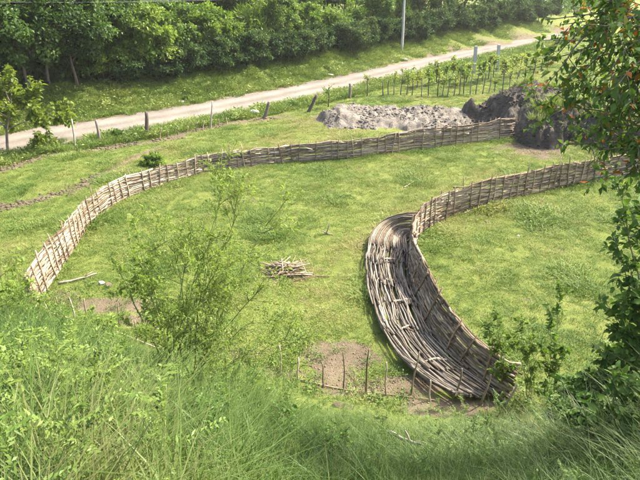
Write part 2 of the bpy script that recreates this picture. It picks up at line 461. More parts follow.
def wattle(root, f, L, hfn, leanfn, sidefn, rows, rod_mat, seed, spacing=.42, rod_r=(.020, .030), mix=('stake', .25)):
    r = np.random.default_rng(seed)
    base = np.array(root.location)
    # stakes
    s = .06
    k = 0
    while s < L:
        p, tt, nn = f(s)
        h = float(hfn(s)); ln = float(leanfn(s)); sd = float(sidefn(s)) * (1 if r.random() < .8 else -1)
        z0 = T(p[0], p[1])
        top = h + r.uniform(-.03, .20) + (.15 if r.random() < .15 else 0)
        off = sd * .055
        jit = r.normal(0, .07)
        pts = []
        for q in np.linspace(-.18, top, 5):
            a = q / max(h, .2)
            xy = p + nn * (off + ln * a) + tt * jit * a + nn * .012 * math.sin(q * 7 + k) + tt * .012 * math.sin(q * 5 + 2 * k)
            pts.append((xy[0], xy[1], z0 + q))
        rr = r.uniform(.019, .030)
        obj('stake', Tubes().add(np.array(pts) - base, np.linspace(rr * 1.1, rr * .85, 5), 5).mesh('stake'), M['stake'], root)
        s += spacing * r.uniform(.75, 1.25) * (1.7 if leanfn(s) > .1 else 1); k += 1
    # rods woven between the stakes
    cnt = 0
    for row in range(rows):
        s = -r.uniform(0, .9)
        side = 1 if row % 2 else -1
        while s < L - .25:
            ln_ = r.uniform(1.7, 3.0)
            s1 = min(s + ln_, L + r.uniform(0, .18))
            s0 = max(s, -r.uniform(0, .15))
            n = max(4, int((s1 - s0) / .3) + 1)
            ss = np.linspace(s0, s1, n)
            p, tt, nn = f(ss)
            hh = hfn(ss); a = (row + .5) / rows
            zz = hh * a + r.normal(0, .008) + np.cumsum(r.normal(0, .005, n)) + .012 * np.sin(ss * 2.3 + row)
            zz = np.clip(zz, .02, hh + .05)
            w = side * .024 * np.cos(ss * math.pi / spacing) + r.normal(0, .014, n)
            zz = zz + r.normal(0, .007, n)
            if r.random() < .18: w[-1] += r.choice((-1, 1)) * r.uniform(.06, .16); zz[-1] += r.uniform(-.03, .08)
            xy = p + nn * (w + leanfn(ss) * zz / np.maximum(hh, .2))[:, None]
            gz = terrain(xy[:, 0], xy[:, 1])
            rr = r.uniform(*rod_r)
            pts = np.c_[xy, gz + zz] - base
            obj('rod', Tubes().add(pts, np.linspace(rr * 1.15, rr * .75, n)[::r.choice((1, -1))], 4).mesh('rod'), rod_mat if r.random() > mix[1] else M[mix[0]], root)
            cnt += 1
            s = s1 - r.uniform(.02, .3) if s1 < L else L
    return cnt

FA = [(37, 311), (45, 295), (52, 284), (69, 257), (86, 229), (103, 213), (124, 199), (148, 190), (172, 182), (206, 172), (235, 169), (260, 166), (290, 162.5), (355, 158), (420, 150), (511, 137.5)]
FB = [(690, 167), (640, 173), (599, 181), (551, 189.5), (509, 200), (482, 208), (454, 215), (437, 223), (420, 235), (411, 250), (407, 275), (417, 308), (427, 333), (450, 362), (479, 387), (500, 402)]
fa, LA = path_fn([px(*p)[:2] for p in FA])
fb, LB = path_fn([px(*p)[:2] for p in FB])
pa0 = fa(0.)[0]
fence_a = empty('wattle_fence', (*fa(LA * .5)[0], 0), 'long pale wattle fence curving round the left and far sides of the meadow', 'fence', 'wattle fences')
_qa = np.array([fa(s)[0] for s in np.linspace(0, LA, 300)])
_sa = [np.linspace(0, LA, 300)[np.argmin(np.hypot(*(_qa - px(*p)[:2]).T))] for p in ((37, 311), (52, 284), (86, 229), (103, 213), (148, 190), (206, 172), (235, 169), (290, 162.5), (355, 158), (420, 150), (511, 137.5))]
_ha = (1.18, 1.16, 1.05, .95, .88, .78, .88, .86, 1.0, 1.08, 1.12)
hA = lambda s: np.interp(s, _sa, _ha) + .04 * np.sin(np.asarray(s) * 1.1) + .03 * np.sin(np.asarray(s) * 3.7)
nA = wattle(fence_a, fa, LA, hA, lambda s: .04 + .05 * np.sin(np.asarray(s) * .9), lambda s: -1.0, 23, M['stick'], 11, rod_r=(.024, .043), mix=('greystick', .4))
# distance along fence B where it turns towards the viewer
qb = np.array([fb(s)[0] for s in np.linspace(0, LB, 200)])
sB = np.linspace(0, LB, 200)[np.argmin(np.hypot(*(qb - px(411, 248)[:2]).T))]
hB = lambda s: 1.12 - .27 * smoothstep(sB - .5, LB, np.asarray(s, float)) + .04 * np.sin(np.asarray(s) * 1.7)
lB = lambda s: .36 * smoothstep(sB + .2, sB + 4, np.asarray(s, float)) * 1.0
fence_b = empty('wattle_fence', (*fb(LB * .5)[0], 0), 'S-curved wattle fence coming from the right edge and turning along the stick mat', 'fence', 'wattle fences')
nB = wattle(fence_b, fb, LB, hB, lB, lambda s: 1.0 if s < sB else -1.0, 26, M['greystick'], 12, rod_r=(.024, .043))
r = np.random.default_rng(19)
for row in range(17):
    s = sB + .1 - r.uniform(0, .3)
    while s < LB - .3:
        s1 = min(s + r.uniform(1.4, 2.4), LB + r.uniform(0, .2)); n = max(4, int((s1 - s) / .3) + 1)
        ss = np.linspace(s, s1, n); p, tt, nn = fb(ss); hh = hB(ss)
        zz = np.clip(hh * (row + .5) / 17 + r.normal(0, .012) + np.cumsum(r.normal(0, .005, n)), .03, hh)
        xy = p + nn * (.045 + r.normal(0, .006) + lB(ss) * zz / hh)[:, None]
        rr = r.uniform(.028, .038)
        obj('rod', Tubes().add(np.c_[xy, terrain(xy[:, 0], xy[:, 1]) + zz] - np.array(fence_b.location), np.linspace(rr, rr * .8, n), 4).mesh('rod'), M['greystick'], fence_b)
        nB += 1
        s = s1 - .1
print('rods', nA, nB, 'LA', LA, 'LB', LB, 'sB', sB)

# ------------------------------------------------------------------ mat of sticks laid beside the fence
ML = smooth_path([px(*p)[:2] for p in [(369, 243), (365, 262), (367, 292), (376, 329), (396, 362), (429, 391), (452, 404)]], 120, 6)
MR = resample(np.array([fb(s)[0] for s in np.linspace(sB + .1, LB - .05, 60)]), 120)
mat_c = 0.5 * (ML[60] + MR[60])
mat_o = empty('stick_mat', (*mat_c, 0), 'long mat of grey sticks laid in overlapping rows along the foot of the curved fence', 'stick mat')
r = np.random.default_rng(21)
def mat_point(tq, v):
    i = np.clip(tq, 0, 1) * 119
    a = np.stack([np.interp(i, np.arange(120), ML[:, k]) for k in (0, 1)], -1)
    b_ = np.stack([np.interp(i, np.arange(120), MR[:, k]) for k in (0, 1)], -1)
    return a * (1 - v) + b_ * v
NSEG = 6
edges_t = np.array([0, .17, .32, .47, .63, .81, 1.0])
for j in range(NSEG):
    t0, t1 = edges_t[j] - (.03 if j else 0), edges_t[j + 1] + .025
    for lay in range(2):
        nr = 23 if lay == 0 else 17
        for q in range(nr):
            v = (q + .5 * r.random() + .1) / nr * .95 + .01
            ta = t0 + r.uniform(-.025, .02); tb = t1 + r.uniform(-.02, .03)
            if lay == 1 and r.random() < .35:
                if r.random() < .5: ta += r.uniform(.02, .08)
                else: tb -= r.uniform(.02, .08)
            tb = min(tb, 1.02)
            n = 6
            tt = np.linspace(ta, tb, n)
            vv = np.clip(v + np.cumsum(r.normal(0, .016, n)), 0.0, .97)
            xy = mat_point(tt, vv[:, None])
            rr = r.uniform(.018, .034)
            f_ = np.linspace(0, 1, n)
            z = .05 + .13 * np.abs(vv - .6) / .6 + lay * .045 + .075 * f_ * (1 if True else 0) + r.normal(0, .012) + .015 * np.sin(tt * 40 + q) + r.normal(0, .008, n)
            gz = terrain(xy[:, 0], xy[:, 1])
            pts = np.c_[xy, gz + np.maximum(z, rr)] - np.r_[mat_c, 0]
            obj('rod', Tubes().add(pts, np.linspace(rr * 1.1, rr * .8, n)[::r.choice((1, -1))], 4).mesh('rod'), M['matstick'], mat_o)
# short cross pieces under the row ends
for tq in edges_t[1:-1]:
    for q in range(4):
        v0 = r.uniform(0, .7); v1 = v0 + r.uniform(.2, .35)
        a = mat_point(np.array([tq + r.normal(0, .008)]), v0)[0]; b_ = mat_point(np.array([tq + r.normal(0, .012)]), min(v1, .98))[0]
        pts = np.array([(*a, .16 + T(*a)), (*(0.5 * (a + b_)), .175 + T(*a)), (*b_, .16 + T(*b_))]) - np.r_[mat_c, 0]
        obj('cross_stick', Tubes().add(pts, [.024, .026, .02], 5).mesh('cross_stick'), M['stick'], mat_o)
# where the fence twists over from upright to lying flat: rods fan from the fence end down into the mat
wing = empty('leaning_stick_wing', (*px(388, 240)[:2], 0), 'sticks coloured sunlit-pale twisting from the upright fence bend down into the stick mat', 'sticks')
wb = np.array(wing.location)
for lay in range(2):
    for q in range(26):
        v = (q + .3 * lay) / 25.6
        sE = sB - .75 + .25 * v + r.normal(0, .12)
        pe, _, ne = fb(sE)
        pe = pe - ne * .09
        ze = 1.06 - .92 * v + .02 * r.normal()
        st = mat_point(np.array([.05 + r.uniform(-.02, .04)]), v * .95 + .005)[0]
        zs = .15 + .09 * abs(v - .6) / .6 + .03 * lay
        c0 = px(371, 233)[:2] * (1 - v) + px(403, 240)[:2] * v
        c1 = px(388, 229)[:2] * (1 - v) + px(408, 238)[:2] * v
        n = 8; tt = np.linspace(-.02, 1 + r.uniform(-.03, .06), n)[:, None]
        A_, B_, C_, D_ = np.r_[st, zs], np.r_[c0, zs + .10 * (1 - v)], np.r_[c1, zs + (ze - zs) * .5], np.r_[pe, ze]
        P_ = (1 - tt) ** 3 * A_ + 3 * tt * (1 - tt) ** 2 * B_ + 3 * tt ** 2 * (1 - tt) * C_ + tt ** 3 * D_
        P_[:, 2] += r.normal(0, .006, n) + .02 * lay
        rr = r.uniform(.020, .031)
        obj('rod', Tubes().add(P_ - wb, np.linspace(rr, rr * .8, n), 4).mesh('rod'), M['stick'], wing)  # lighter bark than the mat: sun on the twist put into the colour

# ------------------------------------------------------------------ brushwood pile
pc = gpx(287, 273)
pile = empty('brushwood_pile', tuple(pc), 'heap of pale cut sticks lying on the open grass in the meadow', 'stick pile')
for k in range(74):
    ang = r.uniform(0, math.pi)
    if k < 46: ang = r.normal(.05, .55)
    L = r.uniform(.5, 1.1)
    rad = abs(r.normal(0, .33)); pa = r.uniform(0, 6.28)
    cx, cy = rad * math.cos(pa) * 1.25, rad * math.sin(pa) * .85
    cz = max(.03, .34 * math.exp(-(rad / .5) ** 2) * r.uniform(.15, 1.05))
    d = np.array((math.cos(ang), math.sin(ang) * .9, r.normal(0, .16)))
    tt = np.linspace(-.5, .5, 4)
    pts = np.array((cx, cy, cz)) + d * tt[:, None] * L
    pts[:, 2] = np.maximum(pts[:, 2] + .03 * np.sin(tt * 5 + k), .02)
    rr = r.uniform(.014, .030)
    obj('stick', Tubes().add(pts, np.linspace(rr, rr * .7, 4), 5).mesh('stick'), M['stake'] if r.random() < .7 else M['stick'], pile)

# ------------------------------------------------------------------ bare stakes along the near side
STK = [((50, 316), (43, 298), 'pale leaning stake at the near corner of the left fence'), ((62, 317), (56, 297), 'second pale stake from the near corner of the left fence'), ((75, 319), (70, 298), 'third pale stake from the near corner of the left fence'),
       ((88, 323), (84, 299), 'fourth pale stake from the near corner, taller, beside bare earth'), ((119, 330), (118, 303), 'upright stake left of the pair, on the bare earth strip'),
       ((137, 341), (135, 320), 'short stake of the pair by the lying rail'), ((143, 338), (141, 311), 'taller stake of the pair by the lying rail'),
       ((225, 362), (223, 332), 'stake seen through the feathery shrub, right of its stem'), ((281, 375), (280, 346), 'stake at the left end of the row below the bare earth patch'), ((298, 380), (298, 358), 'short stake, second in the row below the bare earth patch'),
       ((324, 387), (322, 362), 'short stake, third in the row below the bare earth patch'), ((344, 391), (343.6, 352), 'tall upright stake on the left of the bare earth patch'),
       ((365, 395), (369, 349), 'tallest stake of the row, leaning right, below the bare earth'), ((386, 395), (386, 362), 'upright stake just left of the stick mat corner'),
       ((411, 394), (419, 352), 'right-leaning stake standing at the front edge of the stick mat'), ((430, 401), (430, 380), 'short upright stake at the front edge of the stick mat'),
       ((456, 398), (462, 369), 'stake leaning right before the middle of the mat end'), ((481, 405), (491, 375), 'stake leaning right against the near end of the fence'), ((506, 405), (517, 385), 'rightmost leaning stake just beyond the near fence end')]
for (bx, by), (tx, ty), lab in STK:
    g = gpx(bx, by)
    tp = px_at_y(tx, ty, g[1] + r.normal(0, .04))
    rr = r.uniform(.018, .025)
    tt = np.linspace(-.15, 1, 6)
    pts = (tp - g) * tt[:, None]
    pts[:, 0] += .015 * np.sin(tt * 6 + bx); pts[:, 1] += .012 * np.sin(tt * 5 + by)
    o = obj('wooden_stake', Tubes().add(pts, np.linspace(rr * 1.15, rr * .85, 6), 6).mesh('wooden_stake'), M['stick'], None, tuple(g))
    tag(o, lab, 'stake', 'bare stakes along the near side of the enclosure')

def lying(name, pxs, rad, mat, lab, cat, lift=.03, forks=()):
    P = np.array([gpx(*p) for p in pxs]); P[:, 2] += lift
    c0 = P[0].copy(); c0[2] -= lift
    n = 10
    Q = smooth_path(P, n, 1); Q[:, 2] += .01 * np.sin(np.arange(n) * 1.7)
    for k in range(n): Q[k, 2] = max(Q[k, 2], T(Q[k, 0], Q[k, 1]) + rad * .6)
    tb = Tubes().add(Q - c0, np.linspace(rad, rad * .55, n), 6)
    for t_, d in forks:
        i = int(t_ * (n - 1)); d = np.array(d)
        tb.add(np.array([Q[i] - c0, Q[i] - c0 + d * .5 + (0, 0, .02), Q[i] - c0 + d]), [rad * .6, rad * .45, rad * .25], 5)
    o = obj(name, tb.mesh(name), mat, None, tuple(c0))
    return tag(o, lab, cat)
lying('lying_rail', [(36, 310), (70, 320), (118, 333), (167, 354)], .032, M['stick'], 'long thin pole lying along the near edge below the left fence corner', 'pole', .05)
lying('lying_rail', [(300, 381), (345, 391), (388, 395), (440, 402)], .017, M['stake'], 'thin brown pole lying along the foot of the stake row', 'pole', .03)
lying('fallen_branch', [(388, 448), (405, 457), (420, 466)], .03, M['matstick'], 'grey forked dead branch lying in the foreground grass', 'branch', .24, [(.75, (.16, -.10, .10)), (.6, (-.05, .15, .06))])
lying('fallen_branch', [(506, 450), (520, 440), (527, 436)], .03, M['stick'], 'pale broken branch in the grass below the fence end', 'branch', .12, [(.5, (.15, .05, .1))])
lying('fallen_branch', [(510, 425), (528, 431), (543, 429)], .03, M['stick'], 'pale crooked stick lying right of the fence end', 'branch', .06, [(.6, (-.1, .2, .05))])
lying('fallen_branch', [(58, 285), (78, 281), (97, 275)], .04, M['palepost'], 'bleached branch lying inside the left fence near its corner', 'branch', .06, [(.7, (.2, .2, .1))])
lying('fallen_branch', [(464, 214), (475, 209)], .03, M['stick'], 'short pale stick lying at the foot of the right fence', 'branch', .03)
lying('fallen_branch', [(404, 188), (414, 182)], .025, M['stick'], 'short pale stick lying on the far meadow grass', 'branch', .03)
lying('fallen_branch', [(322, 138), (328, 137)], .02, M['stick'], 'tiny stick on the far grass behind the far fence', 'branch', .05) if False else None
# little dead stump with an upright prong
g = gpx(327, 234)
tb = Tubes().add([(-.05, 0, -.1), (0, 0, .1), (.06, .02, .28), (.10, .02, .48)], [.03, .028, .022, .012], 6)
tb.add([(-.02, 0, .02), (-.12, -.02, .12), (-.2, -.05, .16)], [.025, .022, .012], 6)
tb.add([(0, 0, .02), (.1, -.1, .05), (.22, -.12, .04)], [.02, .018, .01], 6)
tag(obj('dead_stump', tb.mesh('dead_stump'), M['palepost'], None, tuple(g)), 'small pale dead stump with an upright prong on the meadow', 'stump')

def rock_mesh(name, sx, sy, sz, seed, n=9):
    q = np.random.default_rng(seed)
    V = []; Fc = []
    m_ = n * 2
    V.append((0, 0, sz))
    for i in range(1, n):
        th = math.pi * i / n
        for k in range(m_):
            ph = 2 * math.pi * k / m_
            d = np.array((math.sin(th) * math.cos(ph), math.sin(th) * math.sin(ph), math.cos(th)))
            V.append(d)
    V.append((0, 0, -1))
    V = np.array(V, float); V[0] = (0, 0, 1)
    pl = unit(q.normal(0, 1, (9, 3))); dd = q.uniform(.55, .9, 9)
    for a, b_ in zip(pl, dd):
        pr = V @ a; ov = np.clip(pr - b_, 0, None)
        V -= ov[:, None] * a
    V *= (sx, sy, sz)
    for k in range(m_): Fc.append((0, 1 + k, 1 + (k + 1) % m_))
    for i in range(n - 2):
        for k in range(m_):
            a = 1 + i * m_
            Fc.append((a + k, a + m_ + k, a + m_ + (k + 1) % m_, a + (k + 1) % m_))
    a = 1 + (n - 2) * m_
    for k in range(m_): Fc.append((a + k, len(V) - 1, a + (k + 1) % m_))
    return new_mesh(name, V, Fc, False)
for i, (x, y, s_x, s_y, s_z, mat, lab) in enumerate([(342, 409, .26, .16, .08, 'clod', 'flat brown stone lying in the grass below the stake row'), (101, 284, .12, .09, .07, 'stone', 'small white stone inside the left fence'),
        (108, 286, .12, .1, .09, 'clod', 'small brown stone beside the white one inside the left fence'), (487, 222, .11, .07, .04, 'clod', 'flat brown stone on the grass in front of the right fence'), (518, 236, .06, .05, .04, 'stone', 'tiny pale stone in the middle of the right-hand meadow')]):
    g = gpx(x, y)
    tag(obj('stone', rock_mesh('stone', s_x, s_y, s_z, 50 + i), M[mat], None, (g[0], g[1], g[2] + s_z * .45)), lab, 'stone')
for i, (x, y, s) in enumerate([(172, 105, .2), (181, 102.5, .3), (190, 101, .28), (195, 100, .2), (330, 75.5, .35), (338, 73, .3), (345, 72, .22), (356, 70, .3), (368, 67, .22), (392, 62, .3), (404, 60, .4)]):
    g = gpx(x, y)
    tag(obj('roadside_stone', rock_mesh('roadside_stone', s, s * .7, s * .4, 70 + i), M['stone'], None, (g[0], g[1], g[2] + s * .12)), 'pale stone on the far road edge, %s from the left' % ['first', 'second', 'third', 'fourth', 'fifth', 'sixth', 'seventh', 'eighth', 'ninth', 'tenth', 'eleventh'][i], 'stone', 'pale stones along the far edge of the road')
# white sack by a leaning post
g = gpx(254, 114)
me = rock_mesh('white_sack', .34, .22, .22, 91, 6)
tag(obj('white_sack', me, M['sack'], None, (g[0], g[1], g[2] + .12)), 'crumpled white sack beside the leaning post near the road', 'sack')

# ------------------------------------------------------------------ posts by the road
ORD = ['first', 'second', 'third', 'fourth', 'fifth', 'sixth', 'seventh', 'eighth', 'ninth', 'tenth', 'eleventh', 'twelfth', 'thirteenth', 'fourteenth', 'fifteenth', 'sixteenth', 'seventeenth', 'eighteenth', 'nineteenth', 'twentieth', 'twenty-first', 'twenty-second', 'twenty-third', 'twenty-fourth', 'twenty-fifth', 'twenty-sixth', 'twenty-seventh', 'twenty-eighth', 'twenty-ninth', 'thirtieth']
def ordinal(n):
    return ORD[n - 1] if n <= 30 else 'thirty-' + ORD[n - 31] if n < 40 else 'fortieth' if n == 40 else 'forty-' + ORD[n - 41]
def post(bx, by, tx, ty, rad, mat, lab, name='fence_post', cat='post', group='posts along the road'):
    g = gpx(bx, by); tp = px_at_y(tx, ty, g[1] + .05)
    d = tp - g
    tt = np.linspace(-.2, 1, 7)
    pts = d * tt[:, None]
    pts[:, 0] += .02 * np.sin(tt * 5 + bx); pts[:, 1] += .02 * np.sin(tt * 4 + by)
    rr = rad * (1.08 - .2 * tt) * (1 + .06 * np.sin(tt * 9 + bx))
    tb = Tubes().add(pts, rr, 7)
    o = obj(name, tb.mesh(name), M[mat], None, tuple(g))
    return tag(o, lab, cat, group)
post(75, 147, 72, 119, .045, 'palepost', 'thin pale post near the road, right of the yellow-green tree')
post(100, 142, 96, 120, .075, 'post', 'grey post near the road between the thin pale post and the thick dark one')
post(148, 136, 146, 112, .11, 'post', 'thick dark grey post near the road behind the small round bush')
post(211, 128, 212, 101, .045, 'palepost', 'thin pale upright post near the road above the corner of the far fence')
post(264, 118, 269.5, 102, .10, 'post', 'short dark post leaning right beside the white sack')
post(308, 112, 317, 95, .10, 'post', 'dark post leaning right between the white sack and the soil heap')
post(350, 98, 350, 83.5, .10, 'post', 'dark upright post behind the left end of the soil heap')
for i, (x, yb, yt) in enumerate([(160, 138, 128), (168, 137, 130), (178, 135, 127), (187, 133, 126), (196, 132, 123), (203, 130, 121), (219, 126, 119), (227, 124, 118)]):
    post(x, yb, x + r.normal(0, 1.2), yt, .03, 'stake', 'short thin stick in the roadside row left of the sack, %s from the left' % ORD[i], 'marker_stick', 'stick', 'short sticks in the roadside ridge')
# square concrete posts
def concrete(bx, by, tx, ty, lab):
    g = gpx(bx, by); tp = px_at_y(tx, ty, g[1]); d = tp - g
    w = .13
    V = []; Fc = []
    lv = [(-.15, w), (.97, w * .92), (1.0, w * .7)]
    for q, ww in lv:
        for sx, sy in ((-1, -1), (1, -1), (1, 1), (-1, 1)):
            V.append(d * q + np.array((sx * ww, sy * ww, 0)))
    for i in range(2):
        for k in range(4): Fc.append((i * 4 + k, i * 4 + (k + 1) % 4, i * 4 + 4 + (k + 1) % 4, i * 4 + 4 + k))
    Fc.append((8, 9, 10, 11))
    tag(obj('concrete_post', new_mesh('concrete_post', V, Fc, False), M['concrete'], None, tuple(g)), lab, 'post', 'concrete posts')
concrete(473.5, 75, 476, 46, 'pale square concrete post leaning slightly, left of the two by the garden')
concrete(497, 71, 499, 44.5, 'pale square concrete post, right of the two by the garden')

# ------------------------------------------------------------------ live-fence saplings: a bare stake with a tuft of leaves
def sapling_mesh(hgt, leafy, seed, lsize=.16, nleaf=60, low=.5, reach=.45):
    q = np.random.default_rng(seed)
    tt = np.linspace(-.06, 1, 6)
    pts = np.c_[.03 * np.sin(tt * 4 + seed), .03 * np.cos(tt * 3 + seed), tt * hgt]
    tb = Tubes().add(pts, np.linspace(.045, .028, 6), 5)
    P = []
    for k in range(leafy):
        a = q.uniform(0, 6.28); z = hgt * q.uniform(low, 1.0) ** .8; L = q.uniform(.1, reach)
        e_ = np.array((math.cos(a) * L, math.sin(a) * L, z + q.uniform(.05, .4)))
        b0 = np.array((0, 0, z * .97))
        tb.add([b0, .5 * (b0 + e_) + (0, 0, .03), e_], [.012, .01, .006], 4)
        for _ in range(nleaf // leafy):
            P.append(b0 + (e_ - b0) * q.uniform(.3, 1.1) + q.normal(0, .05, 3))
    wood = tb.mesh('stem')
    lm = None
    if leafy:
        P = np.array(P); n = len(P)
        A = q.normal(0, 1, (n, 3)); A[:, 2] = A[:, 2] * .5 + .2
        Nn = unit(q.normal(0, .5, (n, 3)) + (0, 0, 1))
        lm = leaf_mesh('leaves', P, A, Nn, q.uniform(.7, 1.2, n) * lsize, q.uniform(.4, .6, n) * lsize, q.uniform(.25, .95, n))
    return wood, lm
SAP = [(328.5, 107, 82, 1), (367, 96, 71, 1), (382.5, 95.5, 83, 0), (388, 95, 80.5, 0), (394, 95, 70, 1), (401, 95, 76, 0), (407, 95, 68, 1), (412, 95.5, 73, 1), (421, 97, 77, 0), (428, 96, 72, 1), (437.5, 96.5, 74, 0), (443, 96, 73, 1), (448, 96, 70, 1), (454, 96, 71, 1),
       (459, 95.5, 73, 0), (463, 95, 74, 0), (470, 95, 76, 0), (476, 94.5, 73, 0), (483, 94, 73, 0), (489, 93, 76, 0), (494, 92, 75, 1), (502, 91, 70, 0), (509, 90, 68, 1), (516, 89, 72, 0), (523, 88, 70, 1), (531, 86, 68, 0)]
for i, (x, yb, yt, lf) in enumerate(SAP):
    g = gpx(x, yb); h = px_at_y(x, yt, g[1])[2] - g[2]
    hh = h * (.78 if lf else 1.0)
    o = empty('live_fence_sapling', tuple(g), '%s live-fence stake from the left behind the soil heaps, %s' % (ORD[i], 'leafy on top' if lf else 'bare'), 'sapling' if lf else 'stake', 'stakes of the live fence behind the soil heaps')
    w, lm = sapling_mesh(hh, 7 if lf else 0, 100 + i, .17, 84)
    obj('stem', w, M['post'] if not lf else M['bark'], o)
    if lm: obj('leaves', lm, M['yellowish'] if i % 3 else M['forest_light'], o)
SAP2 = [(428, 86, 62, 14), (436, 84, 54, 18), (446, 82, 60, 12), (453, 80, 52, 16), (460, 86, 57, 22), (466, 84, 60, 20), (482, 82, 58, 20), (488, 79, 49, 14), (493, 78, 50, 12), (504, 80, 56, 22), (512, 76, 47, 14), (519, 77, 50, 14), (525, 73, 47, 14), (534, 72, 46, 14), (541, 69, 44, 12), (548, 66, 42, 12), (417, 88, 66, 12), (408, 82, 66, 10)]
for i, (x, yb, yt, lf) in enumerate(sorted(SAP2)):
    g = gpx(x, yb); h = px_at_y(x, yt, g[1])[2] - g[2]
    o = empty('garden_sapling', tuple(g), '%s leafy young plant from the left in the garden between live fence and road' % ORD[i], 'sapling', 'young plants in the roadside garden')
    w, lm = sapling_mesh(h * .75, lf, 200 + i, .24, lf * 12, .2, .75)
    obj('stem', w, M['bark'], o)
    obj('leaves', lm, M['yellowish'] if i % 2 else M['forest_light'], o)

# ------------------------------------------------------------------ soil heaps
def heap(name, cx, cy, w, d, hfun, mat, label, rough=1.0, res=.11):
    xs = np.arange(-w * 1.4, w * 1.4 + .01, res); ys = np.arange(-d * 1.4, d * 1.4 + .01, res)
    X, Y = np.meshgrid(xs, ys)
    q = np.hypot(X / w, Y / d)
    wob = wav(X + cx, Y + cy, 1.1, 4, 3)
    env = smoothstep(1.0, .55, q + .25 * wob)
    qn = np.random.default_rng(int(cx * 10))
    rid = (1 - np.abs(wav(X + cx, Y + cy, 2.0, 4, 4)) * 1.3) * .30 + (1 - np.abs(wav(X + cx, Y + cy, 5.0, 3, 6)) * 1.3) * .15
    Z = terrain(X + cx, Y + cy) - .12 + env * hfun(X, Y) + rough * smoothstep(0, .4, env) * (rid - .2 + .12 * wav(X + cx, Y + cy, 3.3, 3, 1) + qn.normal(0, .055, X.shape))
    id_ = np.arange(X.size).reshape(X.shape)
    qd = np.stack((id_[:-1, :-1], id_[:-1, 1:], id_[1:, 1:], id_[1:, :-1]), -1).reshape(-1, 4)
    keep = (env.ravel()[qd].max(1) > .005)
    me = new_mesh(name, np.stack((X, Y, Z), -1).reshape(-1, 3), qd[keep])
    return tag(obj(name, me, mat, None, (cx, cy, 0)), label, 'soil heap')
heap('soil_heap', 5.2, 35.0, 6.0, 3.6, lambda X, Y: .40 + .3 * np.exp(-((X + 3.7) / .9) ** 2) + .12 * wav(X, Y, .9, 2, 2), M['soil'], 'broad low heap of loose grey soil behind the far fence', .62)
heap('soil_heap', 12.9, 34.2, 3.9, 4.0, lambda X, Y: 1.35 + 1.0 * np.exp(-(((X + .2) / 1.7) ** 2 + ((Y - .6) / 2.0) ** 2)) - .2 * smoothstep(1, 4, X) + .3 * wav(X, Y, 1.0, 2, 5), M['darksoil'], 'tall dark mound of dug earth at the end of the far fence', 1.4)
heap('soil_heap', 16.6, 32.0, 5.8, 3.8, lambda X, Y: 1.7 + .15 * np.sin(X * 1.1) + .2 * wav(X, Y, 1.0, 2, 3), M['darksoil'], 'dark earth bank behind the right fence under the orange leaves', 1.4)

def clods(name, P, size, mat, label, seed, flat=.65):
    q = np.random.default_rng(seed)
    # small lumpy octahedra-based clods, joined
    b8 = np.array([(1, 0, 0), (-1, 0, 0), (0, 1, 0), (0, -1, 0), (0, 0, 1), (0, 0, -1), (.62, .62, .45), (-.62, .62, .4), (.62, -.62, .45), (-.62, -.62, .45)], float)
    fc = np.array([(0, 6, 4), (6, 2, 4), (2, 7, 4), (7, 1, 4), (1, 9, 4), (9, 3, 4), (3, 8, 4), (8, 0, 4), (6, 0, 5), (2, 6, 5), (7, 2, 5), (1, 7, 5), (9, 1, 5), (3, 9, 5), (8, 3, 5), (0, 8, 5)])
    n = len(P)
    s = size * np.minimum(np.exp(q.normal(0, .55, n)), 2.1)
    V = b8[None] * (1 + q.normal(0, .16, (n, 10, 3)))
    a = q.uniform(0, 6.28, n); ca, sa = np.cos(a), np.sin(a)
    V = np.stack((V[..., 0] * ca[:, None] - V[..., 1] * sa[:, None], V[..., 0] * sa[:, None] + V[..., 1] * ca[:, None], V[..., 2] * flat), -1)
    V = V * s[:, None, None] + P[:, None, :]
    Fc = (fc[None] + (np.arange(n) * 10)[:, None, None]).reshape(-1, 3)
    return tag(obj(name, new_mesh(name, V.reshape(-1, 3), Fc, False), mat), label, 'soil', None, 'stuff')
# clods turned up along the dug strips and over the bare patches
pts = []
q = np.random.default_rng(31)
for P_, w, s in ridge_p:
    n = 1000
    i = q.uniform(0, 58.99, n); k = i.astype(int); fr = (i - k)[:, None]
    pp = P_[k] * (1 - fr) + P_[k + 1] * fr + q.normal(0, w * .8, (n, 2))
    keep = wav(pp[:, 0], pp[:, 1], 1.6, 3, 5) > -.05
    pts.append(pp[keep])
pp = np.vstack(pts)
clods('soil_clods', np.c_[pp, terrain(pp[:, 0], pp[:, 1]) + .0], .05, M['clod'], 'brown earth clods along the two dug strips in the left field', 32)
pts = []
for c_, a, b_, s in dirt_c[:4] + dirt_c[17:25]:
    n = int(120 * a * b_ + 20)
    pts.append(c_ + q.normal(0, .5, (n, 2)) * (a, b_))
pp = np.vstack(pts)
clods('soil_crumbs', np.c_[pp, terrain(pp[:, 0], pp[:, 1]) + .004], .015, M['clod'], 'small crumbs of earth on the bare patches by the stakes', 33)
dg = bpy.context.evaluated_depsgraph_get()
for hn, nm, mt, sz, n, lab in (('soil_heap', 'heap_clods', 'soil', .05, 3200, 'lumps of grey soil on the broad low heap'), ('soil_heap.001', 'heap_clods', 'darksoil', .055, 2600, 'lumps of dark earth on the tall mound'), ('soil_heap.002', 'heap_clods', 'darksoil', .055, 2600, 'lumps of dark earth on the bank by the right fence')):
    ho = bpy.data.objects[hn]; me = ho.data
    V = np.empty(len(me.vertices) * 3, dtype=np.float32); me.vertices.foreach_get('co', V); V = V.reshape(-1, 3) + np.array(ho.location)
    up = V[:, 2] > terrain(V[:, 0], V[:, 1]) + .03
    V = V[up]
    sel = V[q.integers(0, len(V), n)] - (0, 0, .02)
    sel = sel[wav(sel[:, 0], sel[:, 1], 1.4, 3, 6) > -.1]
    clods(nm, sel, sz, M[mt], lab, 34 + n)

